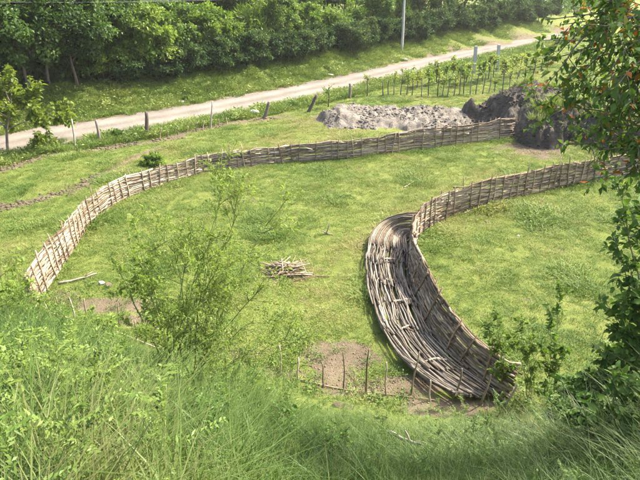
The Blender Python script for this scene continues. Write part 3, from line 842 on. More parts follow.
# ------------------------------------------------------------------ trees of the wood behind the road
def crown_tree(seed, h, rx, rz, cz, nclump, nleaf, lsize, trunk_r, wide=.5, clump_r=.55, up=.6, nlimb=12, shell=.55, lw=.5):
    q = np.random.default_rng(seed)
    C = unit(q.normal(0, 1, (nclump, 3)))
    rad = q.uniform(shell, 1.0, nclump) ** .7
    C = C * rad[:, None]
    C[:, 2] = np.where(C[:, 2] < -.75, -C[:, 2] * .5, C[:, 2])
    bump = 1 + .22 * np.sin(C[:, 0] * 4 + seed) * np.cos(C[:, 1] * 3.3 + seed * 2)
    C = C * (rx, rx, rz) * bump[:, None] + (0, 0, cz)
    sz = q.uniform(.65, 1.3, nclump) * clump_r
    own = q.integers(0, nclump, nleaf)
    G = q.normal(0, 1, (nleaf, 3)); G = unit(G) * (q.random((nleaf, 1)) ** .45)
    P = C[own] + G * sz[own][:, None] * (1, 1, .7)
    out = unit(P - (0, 0, cz - rz * .4))
    A = unit(q.normal(0, .8, (nleaf, 3)) + out * .7 + (0, 0, -.15))
    Nn = unit(q.normal(0, .5, (nleaf, 3)) + (0, 0, up) + out * .5)
    ct = q.uniform(.15, .8, nclump)
    tint = np.clip(ct[own] + q.normal(0, .13, nleaf), 0, 1)
    L = q.uniform(.7, 1.3, nleaf) * lsize
    lm = leaf_mesh('crown', P, A, Nn, L, L * lw * q.uniform(.8, 1.2, nleaf), tint)
    tb = Tubes()
    lean = q.normal(0, .06, 2) * h
    tz = np.linspace(-.25, cz + rz * .3, 7)
    tp = np.c_[lean[0] * (tz / h) ** 1.5 if False else lean[0] * np.clip(tz / h, 0, 1), lean[1] * np.clip(tz / h, 0, 1), tz]
    tp[:, :2] += q.normal(0, .05, (7, 2)) * np.clip(tz, 0, 1)[:, None]
    tb.add(tp, np.linspace(trunk_r * 1.25, trunk_r * .45, 7), 7)
    for k in q.choice(nclump, min(nlimb, nclump), replace=False):
        f_ = q.uniform(.35, .8); i0 = f_ * 6; i = int(i0)
        b0 = tp[i] + (tp[min(i + 1, 6)] - tp[i]) * (i0 - i)
        e_ = C[k]
        if e_[2] < b0[2] - .2: b0 = tp[2]
        midp = .5 * (b0 + e_) + (0, 0, .12 * np.linalg.norm(e_ - b0))
        tb.add([b0, .5 * (b0 + midp), midp, .6 * e_ + .4 * midp, e_], np.linspace(trunk_r * .45, .02, 5), 5)
    return tb.mesh('trunk'), lm

PROTO = {
    'tall_dark': [crown_tree(300 + k, 8, 2.6, 2.7, 4.6, 58, 9500, .26, .10, clump_r=.75) for k in range(3)],
    'bushy_light': [crown_tree(320 + k, 4.6, 1.9, 1.7, 2.7, 44, 7000, .25, .09, clump_r=.6) for k in range(3)],
    'airy_mid': [crown_tree(340 + k, 6.4, 2.2, 2.1, 4.2, 46, 7500, .26, .11, clump_r=.62) for k in range(3)],
    'palm_like': [crown_tree(380 + k, 4.2, 1.5, 1.6, 2.3, 24, 3200, .55, .06, clump_r=.75, shell=.2, lw=.16) for k in range(2)],
    'hedge': [crown_tree(360 + k, 2.0, 1.15, .95, 1.05, 40, 4200, .22, .04, clump_r=.36, shell=.3, lw=.34) for k in range(3)],
}
PM = {'tall_dark': 'forest_dark', 'bushy_light': 'forest_light', 'airy_mid': 'forest_mid', 'hedge': 'hedge', 'palm_like': 'forest_light'}
for k, v in PROTO.items():
    for w_, l_ in v:
        w_.materials.append(M['bark']); l_.materials.append(M[PM[k]])
def place_tree(kind, i, x, y, s, rz, name, label, cat, group, sz=None):
    w_, l_ = PROTO[kind][i % len(PROTO[kind])]
    o = empty(name, (x, y, T(x, y) - .03), label, cat, group)
    o.scale = (s, s, sz or s); o.rotation_euler = (0, 0, rz)
    obj('trunk', w_, None, o); obj('crown', l_, None, o)
    return o
q = np.random.default_rng(41)
# line of the wood's edge, measured from the road
def along(s, d):
    """point at fraction s along the road in view and distance d beyond its centre line"""
    i = s * (len(rc) - 1); k = int(i); k = min(k, len(rc) - 2)
    p = rc[k] + (rc[k + 1] - rc[k]) * (i - k); tt = unit(rc[k + 1] - rc[k]); nn = np.array((-tt[1], tt[0]))
    return p + nn * d
def s_of_px(x, d=5.0):
    ss = np.linspace(.02, .98, 300)
    u = np.array([(lambda p: F * p[0] / ((p[1]) * cp + (CH - 1.2) * sp) + 320)(along(s, d)) for s in ss])
    return float(np.interp(x, u, ss))
cnt = 0
rows = []
# left section: taller dark trees with bare lower trunks
for x, d in [(-62, 7.2), (-30, 6.6), (2, 7.4), (28, 6.4), (52, 7.0), (78, 6.2), (104, 7.2), (128, 8.4)]:
    rows.append(('tall_dark', x, d, q.uniform(.82, .98)))
for x, d in [(-50, 11), (-12, 11.5), (18, 11), (44, 12), (72, 11), (100, 12), (130, 12.5), (160, 14), (192, 13)]:
    rows.append(('airy_mid' if q.random() < .6 else 'tall_dark', x, d, q.uniform(1.0, 1.25)))
# middle: light bushy trees behind a hedge
for x, d in [(150, 7.0), (176, 7.6), (205, 8.4), (230, 8.0), (256, 8.8), (282, 8.2), (306, 9.0), (330, 8.4), (352, 9.4), (374, 9.0), (396, 9.8)]:
    rows.append((('bushy_light', 'bushy_light', 'palm_like', 'airy_mid')[q.integers(0, 4)], x, d, q.uniform(.75, 1.15)))
for x, d in [(215, 14), (240, 13), (268, 14.5), (294, 13.5), (318, 14.5), (344, 14), (366, 15), (390, 14.5), (412, 16)]:
    rows.append(('airy_mid' if q.random() < .5 else 'tall_dark', x, d, q.uniform(1.0, 1.25)))
for x, d in [(-48, 6.4), (-18, 7.4), (14, 6.9), (40, 8.2), (66, 7.8), (92, 6.4), (116, 6.0), (140, 5.9), (168, 6.2)]:
    rows.append((('bushy_light', 'palm_like', 'bushy_light')[q.integers(0, 3)], x, d + .8, q.uniform(.55, .75)))
# right: dark trees towards the bend
for x, d in [(418, 9.5), (440, 9.0), (462, 10.5), (486, 9.8), (508, 11), (530, 10), (552, 12), (575, 11), (600, 13)]:
    rows.append(('tall_dark' if q.random() < .5 else 'airy_mid', x, d, q.uniform(.9, 1.15)))
for x, d in [(430, 16), (456, 17), (482, 16), (512, 18), (544, 17), (580, 19), (620, 18), (655, 16)]:
    rows.append(('tall_dark', x, d, q.uniform(1.1, 1.3)))
for x, d in [(120, 19), (175, 20), (225, 20), (275, 20), (325, 21), (375, 22), (20, 18), (70, 18)]:
    rows.append(('tall_dark', x, d, q.uniform(1.3, 1.5)))
rows.sort(key=lambda a: (a[0], a[1]))
kinds = {'tall_dark': ('broadleaf_tree', 'dark green broad-crowned tree'), 'airy_mid': ('wood_tree', 'mid-green open-crowned tree'), 'bushy_light': ('bushy_tree', 'light green bushy low tree'), 'palm_like': ('plumed_tree', 'light green low tree with long plume-like leaves')}
ncount = {}
for i, (kd, x, d, s) in enumerate(rows):
    p = along(s_of_px(x, d), d)
    ncount[kd] = ncount.get(kd, 0) + 1
    nm, desc = kinds[kd]
    place_tree(kd, i, p[0], p[1], s, q.uniform(0, 6.28), nm, '%s in the wood, %s from the left' % (desc, ordinal(ncount[kd])), 'tree', 'trees of the wood beyond the road', s * q.uniform(.92, 1.1))
hx = list(np.arange(126, 560, 12.5))
for i, x in enumerate(hx):
    d = 6.0 + .35 * math.sin(i * 1.3) + q.normal(0, .15)
    p = along(s_of_px(float(x), d), d)
    place_tree('hedge', i, p[0], p[1], q.uniform(.9, 1.15) * (1 + .012 * i), q.uniform(0, 6.28), 'hedge_shrub', 'dark hedge shrub on the bank beyond the road, %s from the left' % ordinal(i + 1), 'shrub', 'hedge shrubs along the top of the bank')

# undergrowth that fills the wood's floor
n = 15000
ss = q.uniform(.03, .97, n); dd = 7.0 + 13 * q.random(n) ** 1.6
pp = np.array([along(a, b_) for a, b_ in zip(ss, dd)])
hh = q.random(n) ** 1.3 * 1.9
P = np.c_[pp, terrain(pp[:, 0], pp[:, 1]) + hh]
A = q.normal(0, 1, (n, 3)); Nn = unit(q.normal(0, .5, (n, 3)) + (0, 0, 1))
tag(obj('undergrowth', leaf_mesh('undergrowth', P, A, Nn, q.uniform(.35, .7, n), q.uniform(.2, .36, n), q.uniform(0, .8, n)), M['forest_dark']), 'dark tangled undergrowth on the floor of the wood', 'undergrowth', None, 'stuff')

# utility poles and wires
def upole(x, y, h, lab):
    z = T(x, y)
    o = empty('utility_pole', (x, y, z), lab, 'utility pole', 'utility poles')
    tt = np.linspace(-.4, h, 8)
    obj('pole', Tubes().add(np.c_[.03 * np.sin(tt), 0 * tt, tt], np.linspace(.15, .10, 8), 9).mesh('pole'), M['concrete'], o)
    d = unit(np.array((-.72, -.69)))
    nx_, ny_ = -d[1], d[0]
    obj('crossarm', Tubes().add([(-nx_ * .8, -ny_ * .8, h - .35), (nx_ * .8, ny_ * .8, h - .35)], .06, 4).mesh('crossarm'), M['palepost'], o)
    for k in (-.7, .7):
        obj('insulator', Tubes().add([(nx_ * k, ny_ * k, h - .3), (nx_ * k, ny_ * k, h - .22), (nx_ * k, ny_ * k, h - .14)], [.05, .06, .03], 6).mesh('insulator'), M['sack'], o)
    return [np.array((x + nx_ * k, y + ny_ * k, z + h - .13)) for k in (-.7, .7)]
pb = px(402, 43, 1.25)
w1 = upole(pb[0], pb[1], 6.3, 'pale utility pole rising from the bank in front of the wood, centre of picture')
pb2 = along(s_of_px(-40, 5.2), 5.2)
w0 = upole(pb2[0], pb2[1], 6.2, 'utility pole at the left end of the wires beyond the road')
pb3 = along(min(.97, s_of_px(600, 5.2)), 5.2)
w2 = upole(pb3[0], pb3[1], 6.3, 'utility pole at the far right end of the wires by the bend')
for a_, b_, lab in ((w0, w1, 'left span'), (w1, w2, 'right span')):
    for k, nm in ((0, 'rear'), (1, 'front')):
        tt = np.linspace(0, 1, 24)
        pts = a_[k] + (b_[k] - a_[k]) * tt[:, None]
        pts[:, 2] -= 4 * .55 * tt * (1 - tt)
        c0 = pts[0].copy()
        tag(obj('power_line', Tubes().add(pts - c0, .012, 4).mesh('power_line'), M['wire'], None, tuple(c0)), '%s power line of the %s between the utility poles' % (nm, lab), 'wire', 'power lines')

# ------------------------------------------------------------------ branching plants near the viewer
def grow(q, p, d, L, r0, lvl, maxl, wood, tips, nseg=6, wig=.18, trop=.08, nchild=(4, 7), ratio=.55, spread=.7, sides=6, start=.3):
    pts = [np.array(p, float)]; d = unit(d)
    for i in range(nseg):
        d = unit(d + q.normal(0, wig, 3) + np.array((0, 0, trop)))
        pts.append(pts[-1] + d * L / nseg)
    pts = np.array(pts)
    wood.add(pts, np.linspace(r0, max(r0 * .35, .003), nseg + 1), max(4, sides - lvl))
    if lvl >= maxl:
        tips.append((pts, lvl)); return
    if lvl >= maxl - 1:
        tips.append((pts[nseg // 2:], lvl))
    for k in range(q.integers(*nchild)):
        f_ = q.uniform(start, 1.0); i0 = f_ * nseg; i = min(int(i0), nseg - 1)
        b0 = pts[i] + (pts[i + 1] - pts[i]) * (i0 - i)
        dd = unit(pts[i + 1] - pts[i])
        sd = unit(np.cross(dd, q.normal(0, 1, 3)))
        nd = unit(dd * (1 - spread * .5) + sd * spread)
        grow(q, b0, nd, L * ratio * q.uniform(.7, 1.2) * (1.15 - .4 * f_), max(r0 * .5 * (1.1 - .5 * f_), .003), lvl + 1, maxl, wood, tips, max(4, nseg - 1), wig, trop, nchild, ratio, spread, sides, start)

def leaves_on(q, tips, per, lsize, lw, jitter=.03, droop=-.2, orange=0.0, outw=.7):
    P = []; A = []
    for pts, lv in tips:
        L = np.linalg.norm(np.diff(pts, axis=0), axis=1).sum()
        n = max(2, int(per * L))
        f_ = q.uniform(.1, 1.0, n) * (len(pts) - 1); i = np.minimum(f_.astype(int), len(pts) - 2)
        b = pts[i] + (pts[i + 1] - pts[i]) * (f_ - i)[:, None]
        dd = unit(pts[i + 1] - pts[i])
        sd = unit(np.cross(dd, q.normal(0, 1, (n, 3))))
        P.append(b + q.normal(0, jitter, (n, 3))); A.append(dd * (1 - outw) + sd * outw + (0, 0, droop))
    P = np.vstack(P); A = unit(np.vstack(A)); n = len(P)
    Nn = unit(q.normal(0, .6, (n, 3)) + (0, 0, 1))
    t_ = np.clip(q.normal(.45, .17, n), 0, .78)
    if orange:
        # a few whole sprays have turned orange
        up_ = P[(P[:, 2] > np.quantile(P[:, 2], .35)) & (P[:, 0] < np.quantile(P[:, 0], .6))]
        cl = up_[q.integers(0, len(up_), 34)]
        dmin = np.min(np.linalg.norm(P[:, None] - cl[None], axis=2), axis=1)
        t_ = np.where((dmin < .10) & (q.random(n) < .75), q.uniform(.88, 1, n), t_)
        t_ = np.where(q.random(n) < orange, q.uniform(.86, 1, n), t_)
    L = lsize * np.clip(np.exp(q.normal(-.05, .32, n)), .35, 1.7)
    return leaf_mesh('leaves', P, A, Nn, L, L * lw * q.uniform(.85, 1.15, n), t_, fine=lsize > .08)

def leaf_arr2(me): pass

# plants whose stems reach given points
def stem_plant(name, base, targets, seed, label, cat, mat, per, lsize, lw, ntw, Ltw, r0=.02, lvl=1, wood='twig', droop=-.02, jit=.02, spread=.5, outw=.6, sag=.15, f0=.25, orange=0, nch=(3, 6), base_r=.05):
    q = np.random.default_rng(seed)
    base = np.asarray(base, float)
    o = empty(name, tuple(base), label, cat)
    wd = Tubes(); tips = []
    for (tx, ty, dY) in targets:
        t1 = px_at_y(tx, ty, base[1] + dY) - base
        b0 = np.array((q.normal(0, base_r), q.normal(0, base_r * .6), 0)); b0[2] = T(base[0] + b0[0], base[1] + b0[1]) - base[2] - .1
        t_ = np.linspace(0, 1, 10)[:, None]
        mid = b0 + (t1 - b0) * .5; mid[2] += sag * np.linalg.norm(t1[:2]); mid[:2] *= .75
        P = (1 - t_) ** 2 * b0 + 2 * t_ * (1 - t_) * mid + t_ ** 2 * t1
        P[1:-1] += q.normal(0, .025, (8, 3))
        wd.add(P, np.linspace(r0, .004, 10), 6)
        tips.append((P[7:], 1))
        for k in range(ntw):
            f_ = q.uniform(f0, 1) * 9; i = min(int(f_), 8)
            p0 = P[i] + (P[i + 1] - P[i]) * (f_ - i)
            dd = unit(P[i + 1] - P[i])
            grow(q, p0, dd * .7 + q.normal(0, spread, 3), Ltw * q.uniform(.5, 1.2) * (1.25 - f_ / 14), .006, 2 - lvl, 2, wd, tips, 5, .10, .03, nch, .5, .6, 6, .2)
    obj('trunk' if cat == 'tree' else 'stems', wd.mesh('stems'), M[wood], o)
    me = leaves_on(q, tips, per, lsize, lw, jit, droop, orange, outw)
    obj('crown' if cat == 'tree' else 'leaves', me, M[mat], o)
    print(name, 'leaves', len(me.polygons))
    return o
stem_plant('feathery_shrub', gpx(190, 412), [(193, 205, .3), (222, 178, .6), (244, 200, .3), (268, 222, .6), (172, 235, 0), (270, 280, .2), (232, 250, .5), (288, 338, .2), (208, 265, -.2), (255, 320, -.2), (165, 300, -.2), (215, 225, .1)], 501, 'wispy light green shrub with feathery leaves on the foreground slope, left of centre', 'shrub', 'feather', 74, .046, .34, 8, .90, nch=(4, 7), base_r=.30, f0=.4, r0=.010, wood='greentwig')
stem_plant('thin_sapling', gpx(180, 398), [(129, 232, .3), (140, 262, .2), (110, 255, .3), (132, 215, .5)], 502, 'thin leaning sapling with sparse leaves left of the feathery shrub', 'shrub', 'feather', 80, .066, .42, 8, .45, wood='greentwig')

# yellow-green tree by the road at the left edge
def leafy_tree(name, base, d, L, r0, seed, label, mat, per, lsize, lw, cat='tree', maxl=3, orange=0, nchild=(4, 7), ratio=.55, spread=.75, trop=.05, wig=.16, start=.3, droop=-.2, wood='bark', group=None):
    q = np.random.default_rng(seed)
    o = empty(name, tuple(base), label, cat, group)
    wd = Tubes(); tips = []
    dirs = d if isinstance(d, list) else [d]
    for dd in dirs:
        grow(q, (q.normal(0, .03), q.normal(0, .03), -.15), dd, L, r0, 0, maxl, wd, tips, 7, wig, trop, nchild, ratio, spread, 7, start)
    obj('trunk' if cat == 'tree' else 'stems', wd.mesh('stems'), M[wood], o)
    me = leaves_on(q, tips, per, lsize, lw, .03, droop, orange)
    obj('crown' if cat == 'tree' else 'leaves', me, M[mat], o)
    print(name, 'leaves', len(me.polygons))
    return o
g = gpx(8, 150)
leafy_tree('roadside_tree', g, (.10, 0, 1), 3.3, .08, 511, 'yellow-green small tree with airy crown beside the road at the left edge', 'yellowish', 52, .20, .55, spread=.95, ratio=.66)
g = gpx(-30, 148)
leafy_tree('roadside_tree', g, (.25, .0, 1), 3.0, .08, 512, 'second yellow-green small tree cut off by the left picture edge', 'yellowish', 52, .20, .55, spread=.95, ratio=.66)
# small round bushes
for i, (x, y, h, lab) in enumerate([(152, 165, .75, 'small round green bush outside the left fence'), (118, 137, .55, 'low bush by the roadside posts at left'), (292, 107, .5, 'low green bush on the near road edge by the leaning posts'), (186, 101, .5, 'small light bush on the bank foot across the road'), (40, 141, .5, 'low weedy bush at the near road edge under the yellow-green tree')]):
    g = gpx(x, y)
    leafy_tree('round_bush', g, [(.5, .1, 1), (-.5, .2, 1), (.1, -.5, 1), (.1, .6, 1), (0, 0, 1), (.7, -.3, .8), (-.7, -.3, .8)], h * .8, .02, 520 + i, lab, 'shrub' if i else 'feather', 60, .12, .5, 'bush', 2, nchild=(4, 6), ratio=.55, wood='twig')

# tree at the right whose branches hang into the picture, standing on the slope outside the frame
bx, by = 5.6, 5.4
g = np.array((bx, by, T(bx, by)))
qq = np.random.default_rng(531)
o = empty('overhanging_tree', tuple(g), 'glossy dark green tree with some orange leaves hanging in from the right edge', 'tree')
wd = Tubes(); tips = []
tp = np.array([(0, 0, -.3), (.05, .1, 1.0), (.0, .15, 2.2), (-.1, .2, 3.4), (-.1, .3, 4.8), (.0, .3, 6.0)])
wd.add(tp, np.linspace(.13, .05, 6), 9)
def limb(target, b0, r0, n2, L2):
    """a limb from the trunk to a point, with leafy side twigs along its outer half"""
    t_ = np.linspace(0, 1, 8)[:, None]
    mid = .5 * (b0 + target) + np.array((0, 0, .35))
    P = (1 - t_) ** 2 * b0 + 2 * t_ * (1 - t_) * mid + t_ ** 2 * target
    wd.add(P, np.linspace(r0, .004, 8), 6)
    tips.append((P[5:], 2))
    for k in range(n2):
        f_ = qq.uniform(.35, 1) * 7; i = min(int(f_), 6)
        p0 = P[i] + (P[i + 1] - P[i]) * (f_ - i)
        grow(qq, p0, unit(P[i + 1] - P[i]) * .5 + qq.normal(0, .55, 3) + (0, 0, -.1), L2 * qq.uniform(.6, 1.2), .010, 1, 2, wd, tips, 5, .16, -.03, (2, 5), .5, .8, 6, .2)
def tgt(x, y, Y): return px_at_y(x, y, Y) - g
for (x, y, Y, k, n2, L2) in [(545, 20, 6.4, 4, 7, .5), (570, 85, 6.1, 3, 8, .55), (595, 125, 5.9, 3, 8, .5), (560, 145, 6.3, 3, 5, .4), (625, 165, 5.8, 3, 7, .45), (590, 30, 5.9, 4, 9, .6), (620, 80, 5.7, 4, 9, .6), (605, 55, 6.1, 4, 8, .6), (535, 105, 6.5, 3, 4, .4), (640, 150, 5.6, 3, 8, .5), (632, 15, 5.5, 4, 9, .6), (560, 25, 6.2, 4, 7, .55), (585, 60, 6.0, 4, 8, .6), (548, 88, 6.4, 3, 7, .5), (575, 118, 6.2, 3, 7, .5), (612, 20, 5.6, 4, 8, .6), (610, 95, 5.8, 3, 8, .6), (632, 60, 5.4, 4, 7, .6), (560, -15, 6.4, 5, 7, .6), (625, 135, 5.8, 3, 7, .5), (545, 60, 6.5, 4, 5, .4), (600, 150, 6.0, 3, 4, .35), (640, 110, 5.5, 3, 7, .6), (600, -20, 5.8, 5, 8, .7), (665, 30, 5.5, 4, 10, .7), (690, 90, 5.4, 3, 10, .7), (700, 0, 5.5, 5, 10, .8)]:
    limb(tgt(x, y, Y), tp[min(k, 5)], .032, n2, L2)
for k in range(14):
    limb(np.array((qq.uniform(.2, 2.6), qq.uniform(-1.8, 1.6), qq.uniform(3.2, 6.8))), tp[qq.integers(2, 6)], .04, 9, .8)
obj('trunk', wd.mesh('trunk'), M['bark'], o)
lm = leaves_on(qq, tips, 40, .080, .48, .025, -.35, .006)
obj('crown', lm, M['glossy'], o)
print('overhang leaves', len(lm.polygons))

# shrubs at the right edge and lower right
stem_plant('dark_shrub', gpx(655, 425), [(618, 185, .2), (638, 172, .2), (612, 235, .1), (628, 262, 0), (603, 300, .1), (645, 215, .1), (655, 185, .3), (594, 345, .1), (620, 330, -.1), (640, 290, -.2), (610, 375, -.2), (670, 230, .3), (690, 260, .3), (585, 385, .1), (640, 360, -.3)], 541, 'tall dark green leafy shrub standing up along the right picture edge', 'shrub', 'shrub', 40, .105, .48, 11, .46, .022, droop=-.15, spread=.55)
for i, (x, y, h, lab) in enumerate([(606, 432, 1.05, 'dark green bush at lower right beneath the tall shrub'), (566, 430, .6, 'dark green bush right of the near fence end'), (640, 462, 1.1, 'dark green bush in the lower right corner'), (585, 465, .7, 'low leafy bush at the bottom right of the slope')]):
    g = gpx(x, y)
    leafy_tree('slope_bush', g, [(.5, .1, 1), (-.5, .2, 1), (.1, -.4, 1), (.1, .6, 1), (0, 0, 1), (.8, -.2, .8), (-.8, -.2, .8), (.3, .4, 1)], h, .018, 550 + i, lab, 'shrub', 42, .10, .5, 'bush', 2, nchild=(6, 9), ratio=.42, wood='twig')
for i, (b0, tg, lab) in enumerate([((528, 402), [(520, 312, .1), (533, 325, 0), (512, 335, .1), (526, 350, -.1)], 'slender upright leafy sapling in front of the right-hand meadow'), ((550, 405), [(560, 283, .2), (548, 305, .1), (556, 330, 0), (541, 340, .1), (566, 345, 0)], 'tallest leafy sapling before the meadow, right of the fence end'), ((506, 396), [(493, 300, .2), (500, 318, .1), (487, 322, .1), (503, 345, 0)], 'leafy sapling nearest the fence end')]):
    stem_plant('leafy_sapling', gpx(*b0), tg, 560 + i, lab, 'sapling', 'weedlight', 55, .085, .5, 6, .26, .010, lvl=1, spread=.5, droop=-.1)
# leafy bush at left edge on the slope
for i, (x, y, h, lab) in enumerate([(-6, 330, 1.3, 'light green bush at the left picture edge below the fence'), (15, 322, .8, 'small light bush beside the near corner of the left fence'), (100, 348, .75, 'low light green bush on the slope below the left fence corner'), (205, 400, .7, 'leafy green undergrowth bush at the foot of the feathery shrub'), (150, 392, .55, 'leafy green bush at the foot of the thin sapling'), (245, 405, .5, 'low green bush right of the feathery shrub foot'), (48, 356, .35, 'low dark weedy clump on the upper left slope'), (112, 405, .5, 'dark leafy clump in the middle of the left slope'), (30, 425, .5, 'dark leafy clump near the left edge of the slope'), (180, 448, .5, 'dark leafy clump at the bottom below the thin sapling'),
        (268, 440, .5, 'dark leafy clump at the bottom below the feathery shrub'), (330, 462, .35, 'low leafy clump at the bottom centre of the slope'), (95, 468, .4, 'leafy clump in the bottom left part of the slope'), (450, 462, .35, 'leafy clump at the bottom right of the grey fallen branch')]):
    g = gpx(x, y)
    leafy_tree('slope_bush', g, [(.5, .1, 1), (-.5, .2, 1), (.1, -.4, 1), (.1, .6, 1), (0, 0, 1), (.8, -.2, .8), (-.8, -.2, .8)], h, .014, 570 + i, lab, 'feather' if i < 6 else 'shrub', 46, .085 if i < 6 else .06, .45, 'bush', 2, nchild=(5, 8), ratio=.42, wood='twig')

# ------------------------------------------------------------------ grass and weeds (scattered tufts)
def blade_tuft(name, nb, rad, h, w, seg, seed, mat, lean=.5, hv=.35):
    q = np.random.default_rng(seed)
    V = []; Fc = []; bt = []
    for k in range(nb):
        a = q.uniform(0, 6.28); rr = rad * math.sqrt(q.random())
        b0 = np.array((rr * math.cos(a), rr * math.sin(a), -.02))
        a2 = a + q.normal(0, .9); hh = h * (1 + q.normal(0, hv)); hh = max(hh, h * .3)
        ln = hh * lean * abs(q.normal(.7, .45))
        dr = np.array((math.cos(a2), math.sin(a2), 0)); sd = np.array((-dr[1], dr[0], 0)) if q.random() < .5 else unit(q.normal(0, 1, 3) * (1, 1, 0))
        t_ = q.normal(0, .12)
        o0 = len(V)
        for i in range(seg + 1):
            f_ = i / seg
            c_ = b0 + dr * ln * f_ ** 2 + np.array((0, 0, hh * (f_ - .25 * lean * f_ * f_)))
            ww = w * (1 - f_ ** 1.5) * .5
            if i < seg: V += [c_ - sd * ww, c_ + sd * ww]
            else: V.append(c_)
        for i in range(seg):
            a_ = o0 + 2 * i
            if i < seg - 1: Fc.append((a_, a_ + 1, a_ + 3, a_ + 2))
            else: Fc.append((a_, a_ + 1, a_ + 2))
            bt.append(t_ + .06 * i / seg)
    me = new_mesh(name, V, Fc, False)
    fattr(me, 'btint', bt)
    me.materials.append(M[mat])
    return bpy.data.objects.new(name, me)
def leaf_tuft(name, n, rad, h, lsize, lw, seed, mat):
    q = np.random.default_rng(seed)
    P = np.c_[q.normal(0, rad, (n, 2)), q.random(n) * h]
    A = unit(np.c_[P[:, :2] * 1.2 / rad + q.normal(0, .5, (n, 2)), q.uniform(-.1, .9, n)])
    me = leaf_mesh(name, P, A, unit(q.normal(0, .4, (n, 3)) + (0, 0, 1)), lsize * q.uniform(.6, 1.3, n), lsize * lw, q.uniform(0, 1, n), fine=True)
    fattr(me, 'btint', np.repeat(q.normal(0, .13, n), 4))
    me.materials.append(M[mat])
    return bpy.data.objects.new(name, me)

def seedling(name, h, ntw, seed, mat):
    """upright stalk with short side sprays of tiny leaflets"""
    q = np.random.default_rng(seed)
    P = []; A = []
    for k in range(ntw):
        z0 = h * q.uniform(.2, 1.0); a = q.uniform(0, 6.28); L = q.uniform(.10, .26) * (1.2 - .6 * z0 / h)
        d = unit(np.array((math.cos(a), math.sin(a), q.uniform(.3, 1.1))))
        for f_ in np.linspace(.1, 1, 11):
            for sgn in (-1, 1):
                P.append(np.array((.02 * math.sin(9 * z0), 0, z0)) + d * L * f_); A.append(d * .6 + sgn * np.array((-math.sin(a), math.cos(a), 0)) + q.normal(0, .2, 3))
    for f_ in np.linspace(.02, 1, 26):
        P.append(np.array((0, 0, h * f_))); A.append(np.array((q.normal(0, .3), q.normal(0, .3), 1.0)))
    P = np.array(P); A = np.array(A); n = len(P)
    me = leaf_mesh(name, P, A, unit(q.normal(0, .4, (n, 3)) + (0, 0, 1)), .030 * q.uniform(.6, 1.3, n), .011, q.uniform(0, 1, n), fine=False)
    fattr(me, 'btint', q.normal(.12, .1, n))
    me.materials.append(M[mat])
    return bpy.data.objects.new(name, me)

def scatter(name, P, scale, tint, protos, label, cat, seed):
    q = np.random.default_rng(seed)
    n = len(P)
    me = bpy.data.meshes.new(name)
    me.vertices.add(n); me.vertices.foreach_set('co', np.asarray(P, dtype=np.float32).ravel())
    fattr(me, 'rz', q.uniform(0, 6.28, n), 'POINT'); fattr(me, 'sz', scale, 'POINT'); fattr(me, 'tint', tint, 'POINT')
    a = me.attributes.new('pick', 'INT', 'POINT'); a.data.foreach_set('value', q.integers(0, len(protos), n).astype(np.int32))
    o = obj(name, me)
    coll = bpy.data.collections.new(name + '_source')
    for p_ in protos: coll.objects.link(p_)
    ng = bpy.data.node_groups.new(name, 'GeometryNodeTree')
    ng.interface.new_socket('Geometry', in_out='INPUT', socket_type='NodeSocketGeometry')
    ng.interface.new_socket('Geometry', in_out='OUTPUT', socket_type='NodeSocketGeometry')
    gi = ng.nodes.new('NodeGroupInput'); go = ng.nodes.new('NodeGroupOutput')
    iop = ng.nodes.new('GeometryNodeInstanceOnPoints')
    ci = ng.nodes.new('GeometryNodeCollectionInfo')
    ci.inputs['Collection'].default_value = coll
    ci.inputs['Separate Children'].default_value = True
    ci.inputs['Reset Children'].default_value = True
    def na(nm, ty):
        x = ng.nodes.new('GeometryNodeInputNamedAttribute'); x.data_type = ty; x.inputs['Name'].default_value = nm
        return x.outputs['Attribute']
    cx = ng.nodes.new('ShaderNodeCombineXYZ'); ng.links.new(na('rz', 'FLOAT'), cx.inputs['Z'])
    er = ng.nodes.new('FunctionNodeEulerToRotation'); ng.links.new(cx.outputs[0], er.inputs[0])
    mp = ng.nodes.new('GeometryNodeMeshToPoints')
    ng.links.new(gi.outputs[0], iop.inputs['Points'])
    ng.links.new(ci.outputs[0], iop.inputs['Instance'])
    iop.inputs['Pick Instance'].default_value = True
    ng.links.new(na('pick', 'INT'), iop.inputs['Instance Index'])
    ng.links.new(er.outputs[0], iop.inputs['Rotation'])
    ng.links.new(na('sz', 'FLOAT'), iop.inputs['Scale'])
    ng.links.new(iop.outputs[0], go.inputs[0])
    ng.nodes.remove(mp)
    md = o.modifiers.new('scatter', 'NODES'); md.node_group = ng
    return tag(o, label, cat, None, 'stuff')

def in_view(x, y, z, mx=90, my=60):
    dx, dy, dz = x, y, z - CH
    dep = dy * cp - dz * sp
    up = dy * sp + dz * cp
    u = 320 + F * dx / np.maximum(dep, .1); v = 240 - F * up / np.maximum(dep, .1)
    return (dep > .5) & (u > -mx) & (u < 640 + mx) & (v > -my) & (v < 480 + my * 2)

q = np.random.default_rng(61)
# sample the flat land and the verge
n = 340000
X = q.uniform(-34, 40, n); Y = q.uniform(8, 86, n)
rd = road_dist(X, Y)
r_ = np.hypot(X, Y); th = np.arctan2(X, Y); hillt = 1 - r_ / np.interp(th, f_th, f_R)
Z = terrain(X, Y)
keep = in_view(X, Y, Z, 60, 40) & (rd < 6.8) & (np.abs(rd) > 1.7) & (hillt < .03)
# thin out with distance
dist = np.hypot(X, Y)
keep &= q.random(n) < np.clip(28 / np.maximum(dist, 1), .35, 1)
X, Y, Z, rd, hillt = X[keep], Y[keep], Z[keep], rd[keep], hillt[keep]
dmk = dirt_mask(X, Y)
keep = q.random(len(X)) > dmk * (.95 + .25 * wav(X, Y, 4.0, 2, 12))
